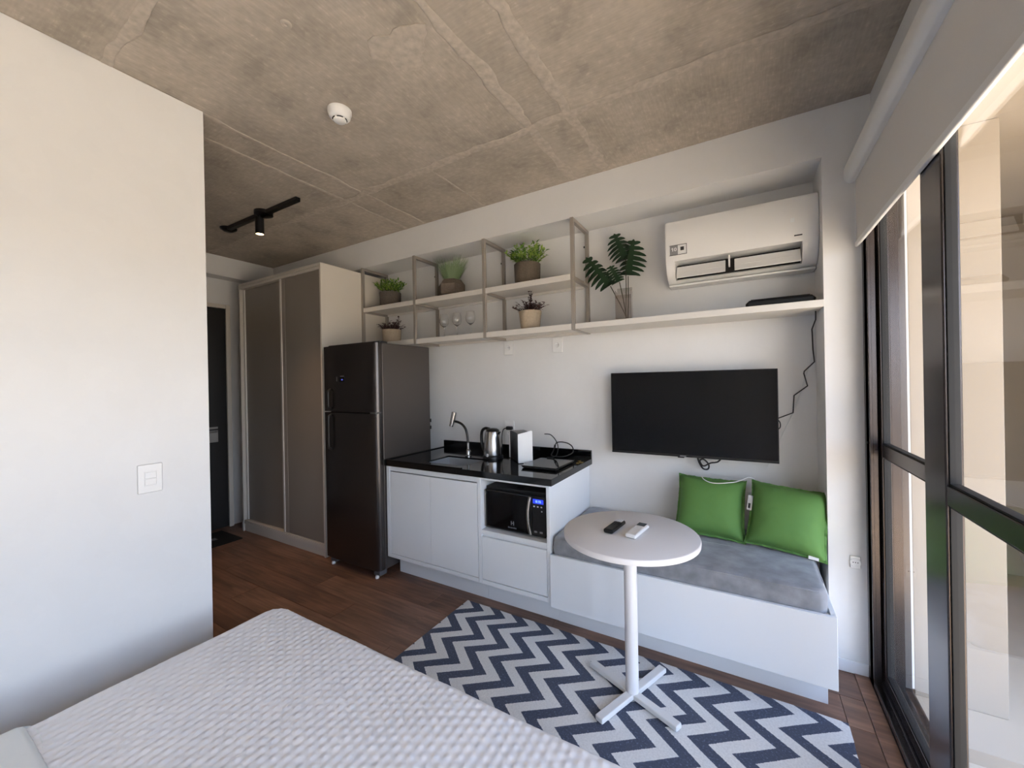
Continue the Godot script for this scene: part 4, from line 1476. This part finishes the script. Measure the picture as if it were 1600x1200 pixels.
	var r2: Node3D = thing("remote_control", "white air conditioner remote with grey screen on the round table", "remote", Vector3(1.822, y, 0.996), -0.14, "remotes on the table")
	bx("body", Vector3(-0.027, 0.0, -0.086), Vector3(0.027, 0.023, 0.086), M.plastic, r2, 0.009)
	bx("screen", Vector3(-0.019, 0.023, -0.078), Vector3(0.019, 0.0238, -0.036), mat(Color(0.33, 0.36, 0.36), 0.25), r2, 0.0005)
	for k in 6:
		bx("key", Vector3(-0.017 + 0.013 * (k % 3), 0.0228, -0.022 + 0.016 * (k / 3)), Vector3(-0.008 + 0.013 * (k % 3), 0.0242, -0.013 + 0.016 * (k / 3)), M.plastic, r2, 0.0006)

# ---------------------------------------------------------------- ceiling fittings
func ceiling_fittings() -> void:
	var t: Node3D = thing("smoke_detector", "round white smoke detector on the concrete ceiling", "smoke detector", Vector3(0.541, H, 1.558))
	var b := MB.new()
	b.lathe([Vector2(0, 0), Vector2(0.056, 0), Vector2(0.056, -0.014), Vector2(0.053, -0.02), Vector2(0.050, -0.034), Vector2(0.042, -0.043), Vector2(0.034, -0.045), Vector2(0.0, -0.045)], Vector3.ZERO, 40, 0.6)
	put("housing", b, M.plastic, t)
	var c := MB.new()
	c.lathe([Vector2(0.031, -0.045), Vector2(0.031, -0.052), Vector2(0.026, -0.057), Vector2(0, -0.057)], Vector3.ZERO, 32, 0.6)
	put("chamber", c, M.plastic, t)
	for k in 5:
		var g := MB.new()
		var a0 := 0.2 + TAU * k / 5.0
		var arc := []
		for q in 8:
			arc.append(Vector3(cos(a0 + q * 0.12) * 0.0325, -0.0475, sin(a0 + q * 0.12) * 0.0325))
		g.tube(arc, 0.0028, 6)
		put("vent_slot", g, M.rubber, t)
	# track with one spot
	var tr: Node3D = thing("track_light", "black ceiling track with a single lit spotlight near the entrance", "lamp", Vector3(-0.99, H, 1.14))
	bx("track", Vector3(-0.50, -0.030, -0.018), Vector3(0.49, -0.0005, 0.018), M.black, tr, 0.002)
	var d := MB.new()
	d.lathe([Vector2(0, -0.0005), Vector2(0.066, -0.0005), Vector2(0.066, -0.026), Vector2(0.060, -0.030), Vector2(0, -0.030)], Vector3(0.035, 0, 0), 32, 0.6)
	put("canopy", d, M.black, tr)
	var d2 := MB.new()
	d2.lathe([Vector2(0, -0.0005), Vector2(0.064, -0.0005), Vector2(0.060, -0.012), Vector2(0.03, -0.03), Vector2(0, -0.03)], Vector3(-0.545, 0, -0.015), 28, 0.6)
	put("end_canopy", d2, M.black, tr)
	var s := MB.new()
	s.lathe([Vector2(0, -0.03), Vector2(0.012, -0.03), Vector2(0.012, -0.05), Vector2(0.031, -0.05), Vector2(0.031, -0.172), Vector2(0.028, -0.172), Vector2(0.027, -0.160), Vector2(0.0, -0.158)], Vector3(-0.002, 0, 0.012), 28, 0.6)
	put("spot_body", s, M.black, tr)
	var em := mat(Color(1, 0.9, 0.75), 0.5)
	em.emission_enabled = true
	em.emission = Color(1.0, 0.86, 0.66)
	em.emission_energy_multiplier = 6.0
	var l := MB.new()
	l.lathe([Vector2(0.0265, -0.1650), Vector2(0.0255, -0.1685), Vector2(0, -0.1700)], Vector3(-0.002, 0, 0.012), 24, 0.6)
	put("lamp_lens", l, em, tr)
	var sp := SpotLight3D.new()
	sp.name = "spot_beam"
	tr.add_child(sp)
	sp.position = Vector3(-0.002, -0.176, 0.012)
	sp.rotation = Vector3(-PI * 0.5, 0, 0)
	sp.light_color = Color(1.0, 0.80, 0.58)
	sp.light_energy = 0.38
	sp.spot_angle = 30.0
	sp.spot_range = 6.0
	sp.spot_attenuation = 2.0
	sp.light_size = 0.02
	sp.shadow_enabled = true

# ---------------------------------------------------------------- things on and in the kitchen
func small_kitchen_things() -> void:
	var y := 0.9005
	# tap with a flexible black neck
	var t: Node3D = thing("kitchen_tap", "tap with black flexible neck and steel spray head", "tap", Vector3(0.362, y, 0.315))
	var b := MB.new()
	b.lathe([Vector2(0, 0), Vector2(0.024, 0), Vector2(0.024, 0.006), Vector2(0.017, 0.010), Vector2(0.016, 0.05), Vector2(0.011, 0.056), Vector2(0, 0.056)], Vector3.ZERO, 22, 0.6)
	put("base", b, M.steel, t)
	var n := MB.new()
	n.tube(MB.flowing([Vector3(0, 0.05, 0), Vector3(-0.002, 0.115, 0), Vector3(-0.008, 0.17, 0), Vector3(-0.022, 0.215, 0.002), Vector3(-0.05, 0.248, 0.005), Vector3(-0.085, 0.265, 0.008), Vector3(-0.118, 0.272, 0.01)]), 0.0095, 12)
	put("flexible_neck", n, M.black, t)
	var rings := MB.new()
	rings.tube([Vector3(0, 0.055, 0), Vector3(-0.0015, 0.105, 0)], 0.0108, 12)
	put("neck_sleeve", rings, M.steel_soft, t)
	var hd := MB.new()
	hd.tube([Vector3(-0.156, 0.232, 0.016), Vector3(-0.147, 0.262, 0.014), Vector3(-0.128, 0.345, 0.006)], 0.017, 16, 0.020)
	put("spray_head", hd, M.steel, t)
	var lv := MB.new()
	lv.tube([Vector3(0.012, 0.035, 0.0), Vector3(0.035, 0.045, 0.012)], 0.004, 8)
	put("lever", lv, M.steel, t)
	# kettle
	var k: Node3D = thing("electric_kettle", "stainless electric kettle with black handle on the worktop", "kettle", Vector3(0.575, y, 0.285), -0.2)
	var base := MB.new()
	base.lathe([Vector2(0, 0), Vector2(0.078, 0), Vector2(0.080, 0.012), Vector2(0.074, 0.022), Vector2(0, 0.022)], Vector3.ZERO, 32, 0.6)
	put("power_base", base, M.black, k)
	var bd := MB.new()
	bd.lathe([Vector2(0, 0.023), Vector2(0.073, 0.023), Vector2(0.0745, 0.032), Vector2(0.071, 0.09), Vector2(0.062, 0.16), Vector2(0.054, 0.198), Vector2(0.052, 0.204), Vector2(0.0, 0.206)], Vector3.ZERO, 40, 0.6)
	put("body", bd, M.steel, k)
	var lid := MB.new()
	lid.lathe([Vector2(0.051, 0.204), Vector2(0.049, 0.214), Vector2(0.035, 0.224), Vector2(0, 0.228)], Vector3.ZERO, 32, 0.5)
	put("lid", lid, M.black, k)
	var hn := MB.new()
	hn.tube(MB.flowing([Vector3(-0.035, 0.218, 0.0), Vector3(-0.075, 0.222, 0.0), Vector3(-0.110, 0.205, 0.0), Vector3(-0.124, 0.17, 0.0), Vector3(-0.124, 0.12, 0.0), Vector3(-0.114, 0.075, 0.0), Vector3(-0.098, 0.05, 0.0)]), 0.0115, 10)
	put("handle", hn, M.black, k)
	var spt := MB.new()
	spt.t = Transform3D(Basis(), Vector3(0.047, 0.168, 0))
	spt.prism(PackedVector2Array([Vector2(0, 0.0), Vector2(0.028, 0.036), Vector2(0, 0.036)]), -0.016, 0.016, 0.9)
	put("spout", spt, M.steel, k)
	var sw := MB.new()
	sw.box(Vector3(0.004, 0.018, 0.071), Vector3(0.022, 0.042, 0.080), 0.003)
	put("switch_lever", sw, M.plastic, k)
	# capsule coffee machine: narrow black body between white end panels
	var c: Node3D = thing("coffee_machine", "narrow black coffee machine with a white front panel", "coffee machine", Vector3(0.866, y, 0.405), PI * 0.25)
	# local +z is the white front; near left corner at the origin
	var body := MB.new()
	body.t = Transform3D(Basis(Vector3.UP, PI * 0.5), Vector3.ZERO)
	body.prism(PackedVector2Array([Vector2(0.006, 0.006), Vector2(0.232, 0.006), Vector2(0.232, 0.205), Vector2(0.20, 0.214), Vector2(0.05, 0.214), Vector2(0.006, 0.208)]), 0.002, 0.103, 0.6)
	put("body", body, M.black, c)
	var fp := MB.new()
	fp.prism(PackedVector2Array([Vector2(0, 0.004), Vector2(0.106, 0.004), Vector2(0.106, 0.226), Vector2(0.098, 0.229), Vector2(0, 0.207)]), -0.006, 0.004, 0.6)
	put("front_panel", fp, M.plastic, c)
	bx("rear_panel", Vector3(-0.003, 0.004, -0.246), Vector3(0.106, 0.195, -0.234), M.plastic, c, 0.002)
	for fx in [0.012, 0.092]:
		for fz in [-0.015, -0.225]:
			bx("foot", Vector3(fx - 0.006, 0, fz - 0.006), Vector3(fx + 0.006, 0.006, fz + 0.006), M.rubber, c, 0.001)
	bx("chrome_tab", Vector3(0.03, 0.001, 0.02), Vector3(0.038, 0.007, 0.05), M.steel, c, 0.001)
	# portable induction hob
	var h: Node3D = thing("induction_hob", "flat black portable induction hob on the worktop", "hob", Vector3(1.078, y, 0.348))
	bx("body", Vector3(-0.125, 0.003, -0.155), Vector3(0.125, 0.014, 0.165), M.black, h, 0.004)
	bx("glass_top", Vector3(-0.128, 0.014, -0.158), Vector3(0.128, 0.019, 0.168), M.black_gloss, h, 0.0015)
	for fx in [-0.11, 0.115]:
		for fz in [-0.12, 0.13]:
			bx("foot", Vector3(fx - 0.012, 0, fz - 0.012), Vector3(fx + 0.012, 0.0035, fz + 0.012), M.rubber, h, 0.001)
	# loop of the hob's flex, and a few loose pegs at the end of the worktop
	var cord := MB.new()
	cord.tube(MB.flowing([Vector3(0.985, 0.968, 0.035), Vector3(1.0, 1.005, 0.05), Vector3(1.045, 1.018, 0.06), Vector3(1.10, 1.012, 0.062), Vector3(1.135, 0.985, 0.055), Vector3(1.14, 0.945, 0.07), Vector3(1.11, 0.928, 0.14), Vector3(1.05, 0.926, 0.17), Vector3(1.0, 0.928, 0.14), Vector3(0.985, 0.95, 0.07), Vector3(0.983, 0.99, 0.04)]), 0.0042, 8)
	tag(put("power_cord", cord, M.rubber), "black looped power cord behind the induction hob", "cord")
	var cord2 := MB.new()
	cord2.tube(MB.flowing([Vector3(0.985, 1.095, 0.22), Vector3(1.03, 1.09, 0.21), Vector3(1.065, 1.05, 0.20), Vector3(1.078, 1.0, 0.19), Vector3(1.07, 0.945, 0.20), Vector3(1.045, 0.927, 0.21), Vector3(1.0, 0.925, 0.215)]), 0.0035, 8)
	tag(put("power_cord", cord2, M.rubber), "black power cord arching from the coffee machine", "cord")
	var cl := mat(Color(0.50, 0.42, 0.20), 0.4, 0.5)
	for k2 in 3:
		var ch := MB.new()
		var pts := []
		for q in 9:
			pts.append(Vector3(0.012 * sin(q * 1.1 + k2) , 0.002, 0.010 * q / 3.0))
		ch.tube(pts, 0.0018, 6)
		var oo := put("chain_piece", ch, cl)
		oo.position = Vector3(1.218 + 0.016 * k2, y, 0.13 + 0.035 * ((k2 * 2) % 3))
		tag(oo, ["little brass chain piece on the worktop, closest to the induction hob", "little brass chain piece between two others at the worktop end", "little brass chain piece at the very end of the worktop"][k2], "chain", "brass pieces on the worktop")
	# microwave
	var m: Node3D = thing("microwave", "black microwave oven with blue display in the cabinet niche", "microwave", Vector3(0.972, 0.5125, 0.64))
	bx("body", Vector3(-0.222, 0.008, -0.36), Vector3(0.226, 0.278, 0.0), M.black, m, 0.004)
	bx("top_badge", Vector3(-0.01, 0.2781, -0.06), Vector3(0.045, 0.2795, -0.03), M.dark, m, 0.0)
	for fx in [-0.19, 0.19]:
		bx("foot", Vector3(fx - 0.015, 0, -0.05), Vector3(fx + 0.015, 0.0085, -0.02), M.rubber, m, 0.001)
		bx("foot", Vector3(fx - 0.015, 0, -0.33), Vector3(fx + 0.015, 0.0085, -0.30), M.rubber, m, 0.001)
	var dr := bx("door", Vector3(-0.222, 0.010, 0.0), Vector3(0.127, 0.258, 0.024), M.black, m, 0.004)
	bx("door_glass", Vector3(-0.205, 0.020, 0.0238), Vector3(0.105, 0.250, 0.0252), M.black_gloss, dr, 0.0005)
	bx("door_edge", Vector3(-0.2215, 0.012, 0.0235), Vector3(-0.212, 0.256, 0.0258), M.steel_soft, dr, 0.0008)
	var hb := MB.new()
	var hp := []
	for q in 11:
		var u := -1.0 + 2.0 * q / 10.0
		hp.append(Vector3(0.114 - 0.012 * (1.0 - u * u) + 0.010, 0.134 + 0.116 * u, 0.028 + 0.012 * (1.0 - u * u)))
	hb.tube(hp, 0.0105, 10)
	put("handle", hb, M.steel_soft, dr)
	var cp := bx("control_panel", Vector3(0.129, 0.010, 0.0), Vector3(0.226, 0.258, 0.022), M.black, m, 0.004)
	var lit := mat(Color(0.10, 0.16, 0.55), 0.3)
	lit.emission_enabled = true
	lit.emission = Color(0.16, 0.26, 0.95)
	lit.emission_energy_multiplier = 0.35
	bx("display", Vector3(0.140, 0.212, 0.0219), Vector3(0.212, 0.240, 0.0228), lit, cp, 0.0)
	var dg := mat(Color(0.5, 0.65, 0.95), 0.3)
	dg.emission_enabled = true
	dg.emission = Color(0.5, 0.68, 1.0)
	dg.emission_energy_multiplier = 0.5
	words("display_digits", "0:15", 0.020, dg, cp, Transform3D(Basis(), Vector3(0.178, 0.226, 0.0232)))
	for q in 3:
		bx("button", Vector3(0.143 + 0.025 * q, 0.190, 0.0219), Vector3(0.154 + 0.025 * q, 0.198, 0.0232), M.print_white, cp, 0.0008)
	bx("button", Vector3(0.196, 0.164, 0.0219), Vector3(0.205, 0.172, 0.0232), M.print_white, cp, 0.0008)
	for q in 12:
		bx("button", Vector3(0.142 + 0.024 * (q % 3), 0.064 + 0.024 * (q / 3), 0.0219), Vector3(0.158 + 0.024 * (q % 3), 0.078 + 0.024 * (q / 3), 0.0228), M.dark, cp, 0.0008)
	for q in 2:
		bx("button", Vector3(0.146 + 0.038 * q, 0.032, 0.0219), Vector3(0.166 + 0.038 * q, 0.044, 0.0232), M.print_grey, cp, 0.0008)
	words("maker_name", "Electrolux", 0.013, M.print_grey, dr, Transform3D(Basis(), Vector3(-0.01, 0.036, 0.0256)))
	var ic := MB.new()
	ic.box(Vector3(-0.020, 0.052, 0.0252), Vector3(-0.014, 0.078, 0.0257), 0.0)
	ic.box(Vector3(-0.003, 0.052, 0.0252), Vector3(0.003, 0.078, 0.0257), 0.0)
	ic.box(Vector3(-0.014, 0.0625, 0.0252), Vector3(-0.003, 0.067, 0.0257), 0.0)
	put("maker_mark", ic, M.print_grey, dr)

# ---------------------------------------------------------------- sockets, switch, cables
func plate(called: String, label: String, at: Vector3, turn: float, w: float, h: float, kind: String) -> void:
	var t: Node3D = thing(called, label, "socket" if kind != "switch" else "switch", at, turn)
	bx("cover_plate", Vector3(-w, -h, 0.0005), Vector3(w, h, 0.009), M.plastic, t, 0.003)
	if kind == "switch":
		bx("inner_frame", Vector3(-w * 0.50, -h * 0.52, 0.0085), Vector3(w * 0.50, h * 0.52, 0.0105), M.plastic, t, 0.001)
		for k in 2:
			bx("rocker", Vector3(-w * 0.46, -h * 0.46 + k * h * 0.47, 0.010), Vector3(w * 0.46, -h * 0.02 + k * h * 0.47, 0.0135), M.plastic, t, 0.002)
	else:
		var b := MB.new()
		b.t = Transform3D(Basis(Vector3.RIGHT, PI * 0.5), Vector3(0, 0, 0.009))
		b.lathe([Vector2(0, 0.0005), Vector2(0.016, 0.0005), Vector2(0.018, 0.003), Vector2(0.021, 0.003), Vector2(0.022, 0)], Vector3.ZERO, 20, 0.6)
		put("socket_well", b, M.plastic, t)
		for k in [-1, 0, 1]:
			bx("pin_hole", Vector3(k * 0.009 - 0.002, -0.002, 0.0095), Vector3(k * 0.009 + 0.002, 0.002, 0.0099), M.rubber, t, 0.0)

func sockets_and_cables() -> void:
	plate("light_switch", "white double light switch on the partition wall above the bed", Vector3(LEFT_X, 1.077, 2.137), PI * 0.5, 0.043, 0.063, "switch")
	plate("wall_socket", "white wall socket below the rack, directly above the tap side of the kettle", Vector3(0.566, 1.764, 0.0), 0.0, 0.042, 0.058, "socket")
	plate("wall_socket", "white wall socket below the rack end, above the coffee machine", Vector3(1.006, 1.760, 0.0), 0.0, 0.042, 0.058, "socket")
	plate("wall_socket", "white wall socket with a black plug, behind the kettle", Vector3(0.560, 1.060, 0.0), 0.0, 0.046, 0.100, "socket")
	plate("wall_socket", "small white socket on the wall pier beside the balcony door", Vector3(2.712, 0.553, BEAM_Z), 0.0, 0.020, 0.030, "socket")
	var p: Node3D = thing("plug_lead", "black plug with its lead in the socket behind the kettle", "cord", Vector3(0.572, 1.10, 0.012))
	bx("plug", Vector3(-0.028, -0.014, 0.0), Vector3(0.028, 0.014, 0.032), M.rubber, p, 0.006)
	var c := MB.new()
	c.tube(MB.flowing([Vector3(-0.026, 0.0, 0.022), Vector3(-0.05, -0.012, 0.03), Vector3(-0.062, -0.06, 0.035), Vector3(-0.060, -0.125, 0.04), Vector3(-0.045, -0.175, 0.06), Vector3(-0.02, -0.192, 0.12)]), 0.004, 8)
	put("lead", c, M.rubber, p)
	# grey zigzag flex from the shelf down to the television
	var z := MB.new()
	var path := [Vector3(2.588, 1.825, 0.17), Vector3(2.596, 1.79, 0.10), Vector3(2.588, 1.745, 0.02), Vector3(2.590, 1.72, 0.012), Vector3(2.592, 1.633, 0.012), Vector3(2.598, 1.560, 0.012), Vector3(2.55, 1.507, 0.012), Vector3(2.548, 1.495, 0.012), Vector3(2.564, 1.423, 0.012), Vector3(2.50, 1.368, 0.012), Vector3(2.494, 1.267, 0.012), Vector3(2.424, 1.236, 0.03), Vector3(2.40, 1.232, 0.045)]
	z.tube(path, 0.0034, 8)
	tag(put("kinked_cable", z, mat(Color(0.20, 0.19, 0.19), 0.6)), "dark kinked cable running from the shelf end to the television", "cord")
	var z2 := MB.new()
	z2.tube(MB.flowing([Vector3(2.415, 1.23, 0.03), Vector3(2.428, 1.21, 0.035), Vector3(2.428, 1.18, 0.035), Vector3(2.41, 1.165, 0.04)]), 0.003, 6)
	tag(put("cable_loop", z2, M.rubber), "short dark cable loop at the edge of the television", "cord")
	var w := MB.new()
	w.tube([Vector3(2.594, 1.60, 0.006), Vector3(2.50, 1.28, 0.005), Vector3(2.36, 0.93, 0.006)], 0.0018, 6)
	tag(put("aerial_lead", w, M.print_white), "thin white lead on the wall beside the television", "cord")
	var v := MB.new()
	v.tube(MB.flowing([Vector3(1.985, 0.985, 0.06), Vector3(1.995, 0.945, 0.06), Vector3(2.018, 0.905, 0.055), Vector3(2.045, 0.905, 0.05), Vector3(2.048, 0.935, 0.05), Vector3(2.02, 0.965, 0.055), Vector3(2.0, 0.955, 0.065), Vector3(2.02, 0.925, 0.068), Vector3(2.06, 0.945, 0.06), Vector3(2.10, 0.955, 0.055), Vector3(2.125, 0.985, 0.05)]), 0.0052, 8)
	tag(put("cable_bundle", v, M.rubber), "black cable bundle hanging below the television", "cord")
	var u := MB.new()
	var on := Transform3D(Basis(Vector3.UP, 0.02) * Basis(Vector3.RIGHT, -0.56) * Basis(Vector3.BACK, -0.035), Vector3(2.060, 0.567, 0.305))
	var way := [on * Vector3(-0.055, 0.356, -0.02)]
	for p2 in [[-0.28, 0.94], [-0.25, 0.86], [-0.19, 0.78], [-0.08, 0.71], [0.06, 0.68], [0.22, 0.69], [0.38, 0.73], [0.54, 0.79], [0.70, 0.87]]:
		var e := (1.0 - pow(absf(p2[0]), 3.0)) * (1.0 - pow(absf(p2[1]), 3.0))
		way.append(on * Vector3(p2[0] * 0.184, 0.176 + p2[1] * 0.176, 0.082 * sqrt(e) + 0.006))
	way.append_array([on * Vector3(0.165, 0.352, 0.03), on * Vector3(0.195, 0.372, 0.03), on * Vector3(0.225, 0.375, 0.0)])
	u.tube(MB.flowing(way, 3), 0.0026, 8)
	tag(put("charging_cable", u, M.print_white), "pale charging cable draped over the green pillow", "cord")

# ---------------------------------------------------------------- entrance
func entrance() -> void:
	var x := -2.5395
	var t := Node3D.new()
	t.name = "door_1"
	add_child(t)
	struct(t, "dark entrance door with a steel lock plate")
	bx("door_panel", Vector3(x, 0.01, 0.735), Vector3(x + 0.035, 2.315, 1.66), mat(Color(0.085, 0.078, 0.078), 0.5), t, 0.003)
	for e in [[Vector3(x, 0.0, 0.69), Vector3(x + 0.045, 2.36, 0.732)], [Vector3(x, 0.0, 1.663), Vector3(x + 0.045, 2.36, 1.705)], [Vector3(x, 2.319, 0.732), Vector3(x + 0.045, 2.36, 1.663)]]:
		bx("door_frame", e[0], e[1], M.cream, t)
	var xx := x + 0.035
	bx("lock_plate", Vector3(xx, 0.915, 0.825), Vector3(xx + 0.012, 1.04, 0.905), M.steel_soft, t, 0.003)
	bx("handle", Vector3(xx + 0.04, 1.012, 0.85), Vector3(xx + 0.055, 1.028, 0.99), M.steel_soft, t, 0.004)
	bx("handle_neck", Vector3(xx + 0.01, 1.010, 0.855), Vector3(xx + 0.05, 1.030, 0.878), M.steel_soft, t, 0.003)
	bx("lock_plate", Vector3(xx, 1.052, 0.825), Vector3(xx + 0.010, 1.075, 0.905), M.steel_soft, t, 0.002)
	var m: Node3D = thing("doormat", "dark doormat with pale lettering inside the entrance", "doormat", Vector3(-2.22, 0.0005, 1.14))
	bx("mat", Vector3(-0.20, 0, -0.30), Vector3(0.22, 0.010, 0.34), M.rubber, m, 0.004)
	for k in 5:
		bx("print", Vector3(-0.02, 0.0101, -0.16 + 0.07 * k), Vector3(0.05, 0.0106, -0.115 + 0.07 * k), M.print_grey, m, 0.0)
